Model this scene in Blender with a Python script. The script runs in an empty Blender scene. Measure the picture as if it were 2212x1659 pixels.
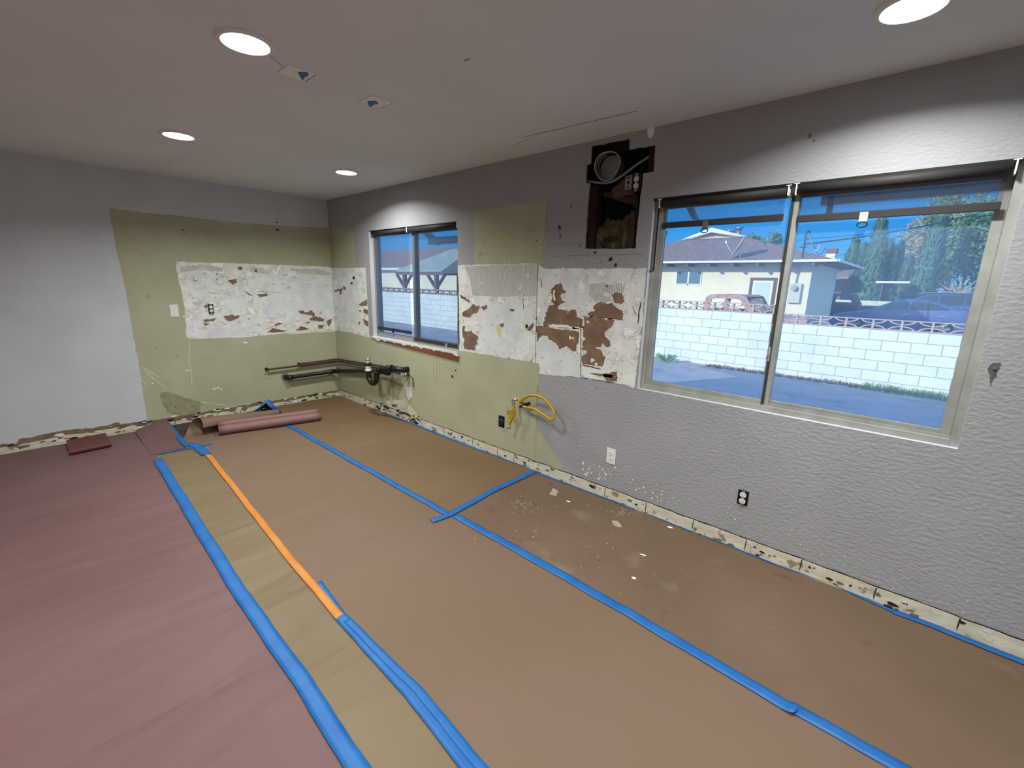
import bpy, bmesh, math, random
from mathutils import Vector, Matrix, noise
from mathutils.geometry import tessellate_polygon
SC = bpy.context.scene
COL = SC.collection
PI = math.pi
rnd = random.Random(7)
H = 2.44

# ------------------------------------------------------------------ camera
FPX, YAW, PITCH, ROLL = 968.877, 0.74322, -0.22322, 0.02437
CAM = Vector((5.57903, -2.69307, 1.52852))
_f = Vector((-math.sin(YAW) * math.cos(PITCH), math.cos(YAW) * math.cos(PITCH), math.sin(PITCH)))
_r0 = Vector((math.cos(YAW), math.sin(YAW), 0)); _u0 = _r0.cross(_f)
RIGHT = math.cos(ROLL) * _r0 + math.sin(ROLL) * _u0
UP = -math.sin(ROLL) * _r0 + math.cos(ROLL) * _u0
cd = bpy.data.cameras.new('camera'); cam = bpy.data.objects.new('camera', cd); COL.objects.link(cam)
cd.sensor_width = 36; cd.lens = FPX / 2212 * 36; cd.clip_start = .02; cd.clip_end = 500
cam.matrix_world = Matrix(((RIGHT.x, UP.x, -_f.x, CAM.x), (RIGHT.y, UP.y, -_f.y, CAM.y), (RIGHT.z, UP.z, -_f.z, CAM.z), (0, 0, 0, 1)))
SC.camera = cam
SC.view_settings.view_transform = 'Standard'; SC.view_settings.look = 'None'
SC.view_settings.exposure = 0.06; SC.view_settings.gamma = 1; SC.view_settings.use_curve_mapping = False

def hit(px, py, ax, val):
    """where the sight line through a spot of the photo meets a real plane of the place"""
    d = _f + RIGHT * ((px - 1106) / FPX) - UP * ((py - 829.5) / FPX)
    return CAM + d * ((val - CAM[ax]) / d[ax])
def W(px, py, Y=0):                      # on the window wall (or a plane parallel to it)
    p = hit(px, py, 1, Y); return (p.x, p.z)
def L(px, py, X=0):
    p = hit(px, py, 0, X); return (p.y, p.z)
def F(px, py, z=0):
    p = hit(px, py, 2, z); return (p.x, p.y)
def Ce(px, py): return F(px, py, H)

# ------------------------------------------------------------------ world, sun
def S(r, g, b):
    f = lambda c: (c / 255 / 12.92) if c / 255 <= .04045 else ((c / 255 + .055) / 1.055) ** 2.4
    return (f(r), f(g), f(b), 1)
def T(r, g, b):
    c = S(r, g, b); return (c[0] * .56, c[1] * .56, c[2] * .56, 1)
def U(r, g, b):
    c = S(r, g, b); return (c[0] * .80, c[1] * .80, c[2] * .80, 1)
def V(r, g, b):
    c = S(r, g, b); return (c[0] * .71, c[1] * .71, c[2] * .71, 1)
def D(r, g, b):
    c = S(r, g, b); return (c[0] * .34, c[1] * .34, c[2] * .34, 1)
wd = bpy.data.worlds.new('sky'); SC.world = wd; wd.use_nodes = True
nt = wd.node_tree; nt.nodes.clear()
# clear winter sky: azure away from the sun, whiter towards it
tcw = nt.nodes.new('ShaderNodeTexCoord'); spw = nt.nodes.new('ShaderNodeSeparateXYZ'); nt.links.new(tcw.outputs['Generated'], spw.inputs[0])
rmp = nt.nodes.new('ShaderNodeValToRGB'); nt.links.new(spw.outputs['Z'], rmp.inputs[0])
els = rmp.color_ramp.elements
els[0].position = 0; els[0].color = (.20, .58, .95, 1); els[1].position = .85; els[1].color = (.22, .52, 1.05, 1)
for p_, c_ in ((.10, (.035, .40, .95, 1)), (.30, (.03, .32, .90, 1))): e_ = els.new(p_); e_.color = c_
mrw = nt.nodes.new('ShaderNodeMapRange'); mrw.inputs['From Min'].default_value = .2; mrw.inputs['From Max'].default_value = -1; nt.links.new(spw.outputs['Y'], mrw.inputs['Value'])
mxw = nt.nodes.new('ShaderNodeMix'); mxw.data_type = 'RGBA'; nt.links.new(mrw.outputs[0], mxw.inputs[0]); nt.links.new(rmp.outputs[0], mxw.inputs[6]); mxw.inputs[7].default_value = (1.0, 1.25, 1.6, 1)
bg = nt.nodes.new('ShaderNodeBackground'); bg.inputs['Strength'].default_value = 1.0
wo = nt.nodes.new('ShaderNodeOutputWorld'); nt.links.new(mxw.outputs[2], bg.inputs[0]); nt.links.new(bg.outputs[0], wo.inputs[0])
sl = bpy.data.lights.new('sun', 'SUN'); sl.energy = 4.0; sl.angle = .009; sl.color = (1, .95, .86)
so = bpy.data.objects.new('sun', sl); COL.objects.link(so)
so.rotation_euler = Vector((.45, 1, -.397)).to_track_quat('-Z', 'Y').to_euler()

CAN_W = 23.0        # watts of one ceiling can light

# ------------------------------------------------------------------ materials
MATS = {}
def mat(name, col, rough=.7, metal=0, col2=None, ns=6, lo=.35, hi=.65, nd=5, stretch=(1, 1, 1), bump=0, bs=60, bdist=.004, bstretch=(1, 1, 1),
        spots=None, spec=.3, emit=None, crease=None, iso=()):
    if name in MATS: return MATS[name]
    m = bpy.data.materials.new(name); m.use_nodes = True; MATS[name] = m
    t = m.node_tree; N = t.nodes; K = t.links; b = N['Principled BSDF']
    b.inputs['Roughness'].default_value = rough; b.inputs['Metallic'].default_value = metal
    b.inputs['Specular IOR Level'].default_value = spec
    tc = N.new('ShaderNodeTexCoord')
    def mp(st):
        q = N.new('ShaderNodeMapping'); q.inputs['Scale'].default_value = st; K.new(tc.outputs['Object'], q.inputs[0]); return q
    def nz(sc, de, q, di=0):
        n = N.new('ShaderNodeTexNoise'); n.inputs['Scale'].default_value = sc; n.inputs['Detail'].default_value = de
        n.inputs['Distortion'].default_value = di; K.new(q.outputs[0], n.inputs['Vector']); return n
    def rng(src, a, c):
        r = N.new('ShaderNodeMapRange'); r.inputs['From Min'].default_value = a; r.inputs['From Max'].default_value = c
        K.new(src, r.inputs['Value']); return r
    def mix(fac, A, B):
        x = N.new('ShaderNodeMix'); x.data_type = 'RGBA'; K.new(fac, x.inputs['Factor'])
        for s, v in ((6, A), (7, B)):
            if isinstance(v, tuple): x.inputs[s].default_value = v
            else: K.new(v, x.inputs[s])
        return x.outputs[2]
    c = col
    if col2 is not None:
        c = mix(rng(nz(ns, nd, mp(stretch)).outputs[0], lo, hi).outputs[0], col, col2)
    for sp in (spots or ()):
        n = nz(sp[0], sp[5] if len(sp) > 5 else 4, mp(sp[4] if len(sp) > 4 else (1, 1, 1)))
        c = mix(rng(n.outputs[0], sp[1], sp[2]).outputs[0], c, sp[3])
    for sc_, ctr, wid, cc, st_ in iso:
        n = nz(sc_, 6, mp(st_), .3); m_ = N.new('ShaderNodeMath'); m_.operation = 'COMPARE'; m_.inputs[1].default_value = ctr; m_.inputs[2].default_value = wid
        K.new(n.outputs[0], m_.inputs[0]); c = mix(m_.outputs[0], c, cc)
    if isinstance(c, tuple): b.inputs['Base Color'].default_value = c
    else: K.new(c, b.inputs['Base Color'])
    if bump:
        n = nz(bs, 4, mp(bstretch)); bp = N.new('ShaderNodeBump'); bp.inputs['Strength'].default_value = bump; bp.inputs['Distance'].default_value = bdist
        K.new(n.outputs[0], bp.inputs['Height']); K.new(bp.outputs[0], b.inputs['Normal'])
    if crease:
        q = N.new('ShaderNodeMapping'); q.inputs['Scale'].default_value = crease[2]; q.inputs['Rotation'].default_value = (0, 0, crease[3]); K.new(tc.outputs['Object'], q.inputs[0])
        n = nz(crease[0], 2.5, q, .5); b2 = N.new('ShaderNodeBump'); b2.inputs['Strength'].default_value = 1; b2.inputs['Distance'].default_value = crease[1]
        K.new(n.outputs[0], b2.inputs['Height'])
        if bump: K.new(bp.outputs[0], b2.inputs['Normal'])
        K.new(b2.outputs[0], b.inputs['Normal'])
    if emit: b.inputs['Emission Color'].default_value = emit[0]; b.inputs['Emission Strength'].default_value = emit[1]
    return m

GREY = mat('grey_wall_paint', V(190, 189, 192), .75, col2=V(184, 183, 186), ns=3, bump=.7, bs=40, bdist=.007, bstretch=(1, 1, 1.7),
           spots=[(160, .72, .76, V(150, 145, 145))])
GREYS = mat('smooth_grey_wall_paint', S(203, 205, 208), .75, col2=S(196, 198, 201), ns=3, bump=.25, bs=60, bdist=.004)
YEL = mat('olive_yellow_paint', V(209, 207, 176), .75, col2=V(198, 196, 163), ns=2.5, bump=.3, bs=55, bdist=.004,
          spots=[(9, .66, .72, V(188, 184, 150)), (170, .71, .75, V(160, 154, 124)), (120, .74, .77, V(230, 228, 206))])
PLAS = mat('white_plaster', S(236, 237, 231), .85, col2=S(214, 215, 210), ns=7, bump=.5, bs=26, bdist=.006,
           spots=[(14, .64, .67, S(188, 185, 178)), (60, .70, .74, S(150, 143, 134)), (7, .60, .62, S(244, 243, 238))],
           iso=((7, .60, .0035, S(150, 145, 138), (1, 1, 1)), (11, .415, .003, S(128, 120, 112), (1, 1, 1.4)), (5, .47, .0012, S(170, 166, 158), (1, 1, 1))))
PLASB = mat('bluish_white_plaster', S(230, 233, 232), .85, col2=S(212, 215, 215), ns=5, bump=.4, bs=22, bdist=.005, iso=((9, .60, .003, S(158, 156, 152), (1, 1, 1)),))
CREAM = mat('cream_thinset', S(226, 220, 204), .85, col2=S(206, 199, 183), ns=12, bump=.8, bs=30, bdist=.01)
TORN = mat('torn_brown_paper', S(140, 112, 90), .9, col2=S(118, 94, 76), ns=9, bump=.5, bs=40, bdist=.006, spots=[(26, .64, .67, S(168, 142, 120))])
DARKC = mat('dark_crack', S(42, 36, 32), .9)
RIM = mat('pale_torn_edge', S(238, 235, 228), .9, bump=.5, bs=60)
GRIME = mat('brown_grime', T(132, 122, 98), .9, col2=T(160, 152, 124), ns=14, bump=.3, bs=50)
STAIN = mat('faint_damp_stain', V(186, 178, 146), .85, col2=V(168, 160, 128), ns=16, bump=.3, bs=50, spots=[(40, .62, .68, V(128, 120, 94))])
NOTCH = mat('notched_mortar', S(200, 198, 192), .85)
def _notch():
    t = NOTCH.node_tree; N = t.nodes; K = t.links; b = N['Principled BSDF']
    tc = N.new('ShaderNodeTexCoord'); n = N.new('ShaderNodeTexNoise'); n.inputs['Scale'].default_value = 3
    w = N.new('ShaderNodeTexWave'); w.bands_direction = 'X'; w.inputs['Scale'].default_value = 24; w.inputs['Distortion'].default_value = 9
    w.inputs['Detail'].default_value = 1; w.inputs['Detail Scale'].default_value = .35
    K.new(tc.outputs['Object'], w.inputs['Vector'])
    x = N.new('ShaderNodeMix'); x.data_type = 'RGBA'; x.inputs[6].default_value = S(176, 176, 171); x.inputs[7].default_value = S(236, 236, 231)
    K.new(w.outputs[1], x.inputs[0]); K.new(x.outputs[2], b.inputs['Base Color'])
    bp = N.new('ShaderNodeBump'); bp.inputs['Strength'].default_value = .9; bp.inputs['Distance'].default_value = .006
    K.new(w.outputs[1], bp.inputs['Height']); K.new(bp.outputs[0], b.inputs['Normal'])
_notch()
CEIL = mat('ceiling_paint', S(226, 227, 224), .85, col2=S(220, 221, 217), ns=1.5, bump=.18, bs=60, bdist=.003)
STRIP = mat('bare_base_plaster', S(222, 214, 194), .85, col2=S(198, 189, 168), ns=9, stretch=(1, 1, 3), bump=.5, bs=30, bdist=.004,
            spots=[(11, .62, .66, S(150, 136, 112)), (23, .66, .69, S(60, 52, 46))])
KRAFT = mat('kraft_paper', T(150, 121, 88), .62, crease=(2.3, 0.026, (1.5, .42, 1), -.28), col2=T(142, 112, 80), ns=1.2, bump=.25, bs=90, bdist=.0012, spec=.35)
KRAFTL = mat('light_kraft_paper', T(154, 132, 100), .58, crease=(2.3, 0.052, (1.5, .42, 1), -.28), col2=T(145, 123, 92), ns=1.5, bump=.25, bs=90, bdist=.0012, spec=.4)
KRAFTR = mat('reddish_kraft_paper', T(150, 123, 103), .62, crease=(2.3, 0.024, (1.5, .42, 1), -.28), col2=T(146, 119, 93), ns=.9, bump=.25, bs=90, bdist=.0012,
             spots=[(1.6, .50, .75, T(152, 121, 108))])
KRAFTD = mat('dusty_kraft_paper', T(146, 118, 98), .7, crease=(2.3, 0.006, (1.5, .42, 1), -.28), col2=T(136, 110, 88), ns=1.8, bump=.25, bs=90, bdist=.0012,
             spots=[(2.6, .60, .74, T(164, 144, 128)), (6, .66, .7, T(132, 104, 82)), (70, .72, .75, T(110, 84, 68))])
PINK = mat('pink_rosin_paper', T(146, 108, 107), .6, crease=(2.3, 0.040, (1.5, .42, 1), -.28), col2=T(138, 100, 99), ns=1.4, bump=.25, bs=90, bdist=.0012, spec=.4)
PINKR = mat('pink_roll_paper', T(172, 126, 122), .6, bump=.2, bs=90, bdist=.001)
PINKD = mat('wine_rosin_paper', T(128, 74, 72), .6)
BLUE = mat('blue_masking_tape', T(28, 118, 206), .5, col2=T(44, 134, 216), ns=8, bump=.25, bs=120, bdist=.001, spec=.4)
ORNG = mat('orange_masking_tape', T(255, 170, 84), .5, col2=T(248, 152, 66), ns=12, bump=.3, bs=90, bdist=.001)
CONC = mat('grey_concrete', T(92, 86, 82), .9, col2=T(72, 66, 62), ns=5)
WHITEP = mat('white_plastic', S(232, 230, 224), .35, spec=.5)
ALMOND = mat('almond_plastic', S(228, 214, 180), .4)
BLACKP = mat('black_plastic', S(22, 24, 24), .4, spec=.5)
BLACKM = mat('matte_black', S(14, 14, 15), .6)
DARKG = mat('charcoal_fabric', S(54, 52, 54), .8)
ROLLER = mat('charcoal_roller', S(58, 54, 52), .6, col2=S(48, 45, 44), ns=4, stretch=(1, 8, 8))
ALU = mat('beige_aluminium', S(164, 164, 158), .5, .05, col2=S(146, 146, 140), ns=9, bump=.1, bs=60)
ALUG = mat('grey_aluminium', S(150, 152, 152), .45, .25)
REVEAL = mat('white_reveal_paint', S(206, 208, 214), .7, bump=.3, bs=40)
STEEL = mat('galvanised_steel', S(150, 152, 152), .45, .7, col2=S(140, 142, 142), ns=12)
CHROME = mat('chrome_brass', S(205, 203, 198), .25, .9)
COPPER = mat('tarnished_copper', S(98, 66, 54), .5, .5, col2=S(70, 48, 40), ns=16)
WOOD = mat('old_wood_stud', D(72, 48, 36), .8, col2=D(50, 33, 26), ns=6, stretch=(4, 4, .5), bump=.3)
WOODL = mat('pale_wood_stud', D(124, 90, 64), .8, col2=D(98, 68, 48), ns=6, stretch=(4, 4, .5), bump=.3)
REDWD = mat('bare_red_wood', S(138, 84, 54), .8, col2=S(104, 62, 40), ns=7, stretch=(.6, 4, 4))
INSUL = mat('kraft_faced_insulation', T(136, 116, 86), .9, col2=T(92, 76, 56), ns=14, bump=.9, bs=22, bdist=.012)
INSULY = mat('yellow_glass_wool', T(150, 128, 82), .95, col2=T(106, 88, 56), ns=18, bump=1, bs=40, bdist=.01)
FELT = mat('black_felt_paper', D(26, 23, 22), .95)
YHOSE = mat('yellow_gas_hose', T(232, 186, 28), .4, bump=.1, bs=120, bdist=.0008, spec=.5)
INK = mat('black_print', S(24, 20, 18), .8)
# outside
ASPH = mat('asphalt', S(172, 172, 178), .95, col2=S(158, 158, 165), ns=2, bump=.4, bs=60, bdist=.004, spots=[(1.6, .55, .7, S(140, 138, 138)), (120, .66, .7, S(88, 88, 92))])
BREEZE = mat('terracotta_breeze_block', S(202, 178, 168), .9, col2=S(188, 162, 152), ns=9)
STUCCO = mat('cream_stucco', S(246, 240, 214), .95, col2=S(232, 222, 190), ns=26, bump=.8, bs=30, bdist=.02)
SHING = mat('brown_shingle', S(158, 136, 128), .95, col2=S(124, 104, 102), ns=7, stretch=(1, 1, 3), bump=.5, bs=14, bdist=.03)
SHINGG = mat('green_grey_roofing', S(176, 186, 170), .95, col2=S(160, 172, 158), ns=3)
WHITET = mat('white_trim_paint', S(236, 236, 230), .6)
TRIMB = mat('brown_trim_paint', S(116, 92, 82), .8)
GLASSD = mat('dark_window_glass', S(96, 124, 140), .15, spec=.6)
CURT = mat('pale_curtain_glass', S(196, 214, 222), .4)
GREYB = mat('grey_metal_box', S(206, 204, 192), .6)
CARB = mat('blue_grey_car_paint', S(86, 102, 150), .25, .2, spec=.6)
CARG = mat('car_glass', S(48, 56, 66), .08, spec=.8)
SUVB = mat('dark_blue_car_paint', S(74, 88, 134), .25, .2, spec=.6)
TRKD = mat('black_truck_paint', S(36, 36, 42), .4, spec=.5)
PRIM = mat('faded_red_primer', S(198, 164, 154), .8, col2=S(174, 130, 118), ns=6)
TYRE = mat('tyre_rubber', S(30, 30, 31), .9)
RED = mat('red_tail_lamp', S(190, 40, 44), .3)
CYP = mat('cypress_green', S(104, 140, 114), .95, col2=S(70, 106, 88), ns=5, stretch=(1, 1, .5))
LEAF = mat('olive_leaf', S(160, 176, 118), .9, col2=S(122, 148, 98), ns=1.5)
LEAFB = mat('rusty_leaf', S(196, 168, 132), .9, col2=S(150, 150, 112), ns=1.2)
LEAFD = mat('deep_green_leaf', S(112, 146, 98), .9, col2=S(84, 120, 82), ns=1.5)
BARK = mat('pale_bark', S(176, 160, 138), .9, col2=S(120, 106, 92), ns=4)
DRYL = mat('dry_leaf', S(178, 150, 112), .9, col2=S(120, 96, 70), ns=20)
GRASS = mat('weed_green', S(120, 150, 84), .9)
PALEW = mat('pale_stucco_wall', S(214, 208, 180), .95)
BLOCK = mat('white_block', S(226, 230, 226), .95)
def _block():
    t = BLOCK.node_tree; N = t.nodes; K = t.links; b = N['Principled BSDF']
    tc = N.new('ShaderNodeTexCoord'); sp = N.new('ShaderNodeSeparateXYZ'); cb = N.new('ShaderNodeCombineXYZ')
    K.new(tc.outputs['Object'], sp.inputs[0]); K.new(sp.outputs['X'], cb.inputs['X']); K.new(sp.outputs['Z'], cb.inputs['Y'])
    br = N.new('ShaderNodeTexBrick'); K.new(cb.outputs[0], br.inputs['Vector'])
    br.inputs['Color1'].default_value = S(232, 234, 228); br.inputs['Color2'].default_value = S(222, 226, 222); br.inputs['Mortar'].default_value = S(150, 156, 158)
    br.inputs['Scale'].default_value = 1; br.inputs['Mortar Size'].default_value = .006; br.inputs['Brick Width'].default_value = .412; br.inputs['Row Height'].default_value = .19
    br.inputs['Mortar Smooth'].default_value = .2
    n = N.new('ShaderNodeTexNoise'); n.inputs['Scale'].default_value = 26; n.inputs['Detail'].default_value = 5; K.new(tc.outputs['Object'], n.inputs['Vector'])
    r = N.new('ShaderNodeMapRange'); r.inputs['From Min'].default_value = .66; r.inputs['From Max'].default_value = .72; K.new(n.outputs[0], r.inputs['Value'])
    x = N.new('ShaderNodeMix'); x.data_type = 'RGBA'; K.new(r.outputs[0], x.inputs[0]); K.new(br.outputs['Color'], x.inputs[6]); x.inputs[7].default_value = S(166, 168, 164)
    K.new(x.outputs[2], b.inputs['Base Color'])
_block()

def see_through(name, tint, haze, hazefac, gloss=.05):
    m = bpy.data.materials.new(name); m.use_nodes = True; MATS[name] = m
    t = m.node_tree; N = t.nodes; K = t.links; N.clear()
    out = N.new('ShaderNodeOutputMaterial'); tr = N.new('ShaderNodeBsdfTransparent'); tr.inputs[0].default_value = tint
    df = N.new('ShaderNodeBsdfDiffuse'); df.inputs[0].default_value = haze
    tl = N.new('ShaderNodeBsdfTranslucent'); tl.inputs[0].default_value = haze
    ad = N.new('ShaderNodeMixShader'); ad.inputs[0].default_value = .6; K.new(df.outputs[0], ad.inputs[1]); K.new(tl.outputs[0], ad.inputs[2])
    m1 = N.new('ShaderNodeMixShader'); K.new(tr.outputs[0], m1.inputs[1]); K.new(ad.outputs[0], m1.inputs[2])
    if isinstance(hazefac, tuple):
        tc = N.new('ShaderNodeTexCoord'); n = N.new('ShaderNodeTexNoise'); n.inputs['Scale'].default_value = hazefac[2]; n.inputs['Detail'].default_value = 6
        K.new(tc.outputs['Object'], n.inputs['Vector'])
        r = N.new('ShaderNodeMapRange'); r.inputs['From Min'].default_value = .35; r.inputs['From Max'].default_value = .7
        r.inputs['To Min'].default_value = hazefac[0]; r.inputs['To Max'].default_value = hazefac[1]
        K.new(n.outputs[0], r.inputs['Value']); K.new(r.outputs[0], m1.inputs[0])
    else: m1.inputs[0].default_value = hazefac
    last = m1
    if gloss:
        gl = N.new('ShaderNodeBsdfGlossy'); gl.inputs['Roughness'].default_value = .02
        fr = N.new('ShaderNodeFresnel'); fr.inputs[0].default_value = 1.35
        last = N.new('ShaderNodeMixShader'); K.new(fr.outputs[0], last.inputs[0]); K.new(m1.outputs[0], last.inputs[1]); K.new(gl.outputs[0], last.inputs[2])
    K.new(last.outputs[0], out.inputs[0]); return m
PANE = see_through('hazed_dusty_glass', (.86, .96, 1, 1), S(168, 205, 255), (.25, .37, 5))  # dust plus a pale blue veil that lifts the shaded view outside
SCREEN = see_through('charcoal_screen_cloth', (.80, .84, .88, 1), S(110, 112, 116), .24, 0)

# ------------------------------------------------------------------ mesh helpers
class MB:
    def __init__(s): s.bm = bmesh.new(); s.mats = []
    def mi(s, m):
        if m not in s.mats: s.mats.append(m)
        return s.mats.index(m)
    def face(s, pts, m=None, smooth=False):
        vs = [s.bm.verts.new(p) for p in pts]
        try: f = s.bm.faces.new(vs)
        except ValueError: return None
        f.smooth = smooth
        if m: f.material_index = s.mi(m)
        return f
    def box(s, a, b, m=None, M=None, bev=0):
        x0, y0, z0 = a; x1, y1, z1 = b
        c = [(x0, y0, z0), (x1, y0, z0), (x1, y1, z0), (x0, y1, z0), (x0, y0, z1), (x1, y0, z1), (x1, y1, z1), (x0, y1, z1)]
        v = [s.bm.verts.new((M @ Vector(p)) if M else p) for p in c]
        fs = []
        for q in ((3, 2, 1, 0), (4, 5, 6, 7), (0, 1, 5, 4), (1, 2, 6, 5), (2, 3, 7, 6), (3, 0, 4, 7)):
            f = s.bm.faces.new([v[i] for i in q]); fs.append(f)
            if m: f.material_index = s.mi(m)
        if bev:
            es = list({e for f in fs for e in f.edges})
            bmesh.ops.bevel(s.bm, geom=es, offset=bev, segments=2, affect='EDGES', profile=.6)
        return s
    def tube(s, pts, r, n=10, m=None, cap=True):
        pts = [Vector(p) for p in pts]; rings = []; up = None
        for i, p in enumerate(pts):
            t = (pts[min(i + 1, len(pts) - 1)] - pts[max(i - 1, 0)]).normalized()
            if up is None: up = Vector((0, 0, 1)) if abs(t.z) < .9 else Vector((1, 0, 0))
            a = t.cross(up).normalized(); b2 = a.cross(t).normalized(); up = b2
            rr = r[i] if isinstance(r, (list, tuple)) else r
            rings.append([s.bm.verts.new(p + a * math.cos(2 * PI * k / n) * rr + b2 * math.sin(2 * PI * k / n) * rr) for k in range(n)])
        for i in range(len(rings) - 1):
            for k in range(n):
                f = s.bm.faces.new((rings[i][k], rings[i][(k + 1) % n], rings[i + 1][(k + 1) % n], rings[i + 1][k])); f.smooth = True
                if m: f.material_index = s.mi(m)
        if cap:
            for rg in (rings[0][::-1], rings[-1]):
                f = s.bm.faces.new(rg)
                if m: f.material_index = s.mi(m)
        return s
    def poly(s, pts3, m=None, holes=()):
        loops = [[Vector(p) for p in pts3]] + [[Vector(p) for p in h] for h in holes]
        tr = tessellate_polygon(loops); flat = [p for lp in loops for p in lp]
        vs = [s.bm.verts.new(p) for p in flat]
        for t in tr:
            try: f = s.bm.faces.new([vs[i] for i in t])
            except ValueError: continue
            if m: f.material_index = s.mi(m)
        return vs
    def prism(s, pts3, vec, m=None):
        """closed polygon pushed along vec"""
        vec = Vector(vec); a = [Vector(p) for p in pts3]; b2 = [p + vec for p in a]; tr = tessellate_polygon([a])
        va = [s.bm.verts.new(p) for p in a]; vb = [s.bm.verts.new(p) for p in b2]; n = len(a); k = s.mi(m) if m else 0
        for t in tr:
            for vv in (va, vb):
                try: s.bm.faces.new([vv[i] for i in (t if vv is va else t[::-1])]).material_index = k
                except ValueError: pass
        for i in range(n):
            f = s.bm.faces.new((va[i], va[(i + 1) % n], vb[(i + 1) % n], vb[i])); f.material_index = k
        return s
    def strip(s, A, B, m=None, smooth=True):
        va = [s.bm.verts.new(p) for p in A]; vb = [s.bm.verts.new(p) for p in B]
        for i in range(len(A) - 1):
            f = s.bm.faces.new((va[i], va[i + 1], vb[i + 1], vb[i])); f.smooth = smooth
            if m: f.material_index = s.mi(m)
        return s
    def grid(s, fn, nu, nv, m=None, smooth=True):
        v = [[s.bm.verts.new(fn(i / nu, j / nv)) for j in range(nv + 1)] for i in range(nu + 1)]
        for i in range(nu):
            for j in range(nv):
                f = s.bm.faces.new((v[i][j], v[i + 1][j], v[i + 1][j + 1], v[i][j + 1])); f.smooth = smooth
                if m: f.material_index = s.mi(m)
        return s
    def build(s, name, m=None, parent=None, loc=None, normals=True, solid=0):
        if normals: bmesh.ops.recalc_face_normals(s.bm, faces=s.bm.faces[:])
        me = bpy.data.meshes.new(name); s.bm.to_mesh(me); s.bm.free()
        for x in (s.mats or [m]): me.materials.append(x)
        o = bpy.data.objects.new(name, me); COL.objects.link(o)
        if loc: o.location = loc
        if parent is not None:
            o.parent = parent
        if solid:
            md = o.modifiers.new('thickness', 'SOLIDIFY'); md.thickness = solid; md.offset = 0
        return o
def empty(name, loc=(0, 0, 0), rot=(0, 0, 0)):
    o = bpy.data.objects.new(name, None); COL.objects.link(o); o.location = loc; o.rotation_euler = rot; o.empty_display_size = .05; return o
def tag(o, label, cat, group=None, kind=None):
    o['label'] = label; o['category'] = cat
    if group: o['group'] = group
    if kind: o['kind'] = kind
    return o
def struct(o): o['kind'] = 'structure'; return o
def copy_tree(o, parent=None):
    c = o.copy(); COL.objects.link(c)
    if parent is not None: c.parent = parent
    for ch in [x for x in COL.objects if x.parent == o]: copy_tree(ch, c)
    return c
def ragged(pts, step=.012, amp=.006, seed=0, fr=18):
    """closed 2-d outline cut into short pieces with a torn edge"""
    out = []; n = len(pts)
    for i in range(n):
        a = Vector(pts[i]); b = Vector(pts[(i + 1) % n]); d = b - a; k = max(1, int(d.length / step)); nn = Vector((-d.y, d.x)).normalized() if d.length > 1e-6 else Vector((0, 0))
        for j in range(k):
            p = a + d * (j / k)
            w = noise.noise((p.x * fr, p.y * fr, seed)) + .75 * noise.noise((p.x * fr * 2.6, p.y * fr * 2.6, seed + 9)) + .5 * noise.noise((p.x * fr * 6, p.y * fr * 6, seed + 19))
            w2 = noise.noise((p.x * fr * 2 + 50, p.y * fr * 2, seed + 3))
            out.append(p + nn * (w * amp) + d.normalized() * (w2 * amp * .4 if d.length > 1e-6 else 0))
    return [(p.x, p.y) for p in out]
def spline(pts, k=6, closed=False):
    P = [Vector(p) for p in pts]; n = len(P); out = []
    for i in range(n if closed else n - 1):
        p0 = P[(i - 1) % n] if closed or i > 0 else P[0]; p1 = P[i]; p2 = P[(i + 1) % n]; p3 = P[(i + 2) % n] if closed or i + 2 < n else P[-1]
        for j in range(k):
            t = j / k
            out.append(.5 * ((2 * p1) + (p2 - p0) * t + (2 * p0 - 5 * p1 + 4 * p2 - p3) * t * t + (3 * p1 - p0 - 3 * p2 + p3) * t ** 3))
    if not closed: out.append(P[-1])
    return out

# ------------------------------------------------------------------ setting: room shell
RX, RY = 9.0, -6.0
W1 = (.925, 2.412, .885, 2.035); W2 = (4.232, 5.76, .862, 2.04)      # window openings x0,x1,z0,z1
TH = .14
HOLE = [W(*p) for p in [(1278, 316), (1319, 308), (1360.8, 299.4), (1360, 311), (1359, 323), (1388, 318), (1415.6, 313.7), (1414, 340), (1412, 370), (1388.6, 375), (1385, 415), (1380, 455.5), (1376, 500),
                        (1372.6, 537), (1318, 538), (1263.7, 537), (1267, 490), (1269.7, 442), (1274.7, 396), (1266, 395.6), (1267, 357.6), (1275.6, 352.5)]]
HOLE = ragged([(x, min(z, H - .03)) for x, z in HOLE], .02, .004, 2)
mb = MB()
rect = lambda w: [(w[0], w[2]), (w[1], w[2]), (w[1], w[3]), (w[0], w[3])]
outer = [(-.2, -.3), (RX, -.3), (RX, H + .15), (-.2, H + .15)]
P0 = lambda pts, y: [(x, y, z) for x, z in pts]
mb.poly(P0(outer, 0), GREY, [P0(rect(W1), 0), P0(rect(W2), 0), P0(HOLE, 0)])
mb.poly(P0(outer, TH), STUCCO, [P0(rect(W1), TH), P0(rect(W2), TH)])
for w in (W1, W2):
    r = rect(w)
    for i in range(4):
        a, b = r[i], r[(i + 1) % 4]; mb.face([(a[0], 0, a[1]), (b[0], 0, b[1]), (b[0], TH, b[1]), (a[0], TH, a[1])], REVEAL)
for i in range(len(HOLE)):
    a, b = HOLE[i], HOLE[(i + 1) % len(HOLE)]; mb.face([(a[0], 0, a[1]), (b[0], 0, b[1]), (b[0], .013, b[1]), (a[0], .013, a[1])], TORN)
hx0, hx1, hz0, hz1 = 3.66, 4.26, 1.62, H + .1                          # the dark stud bay behind the hole
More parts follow.
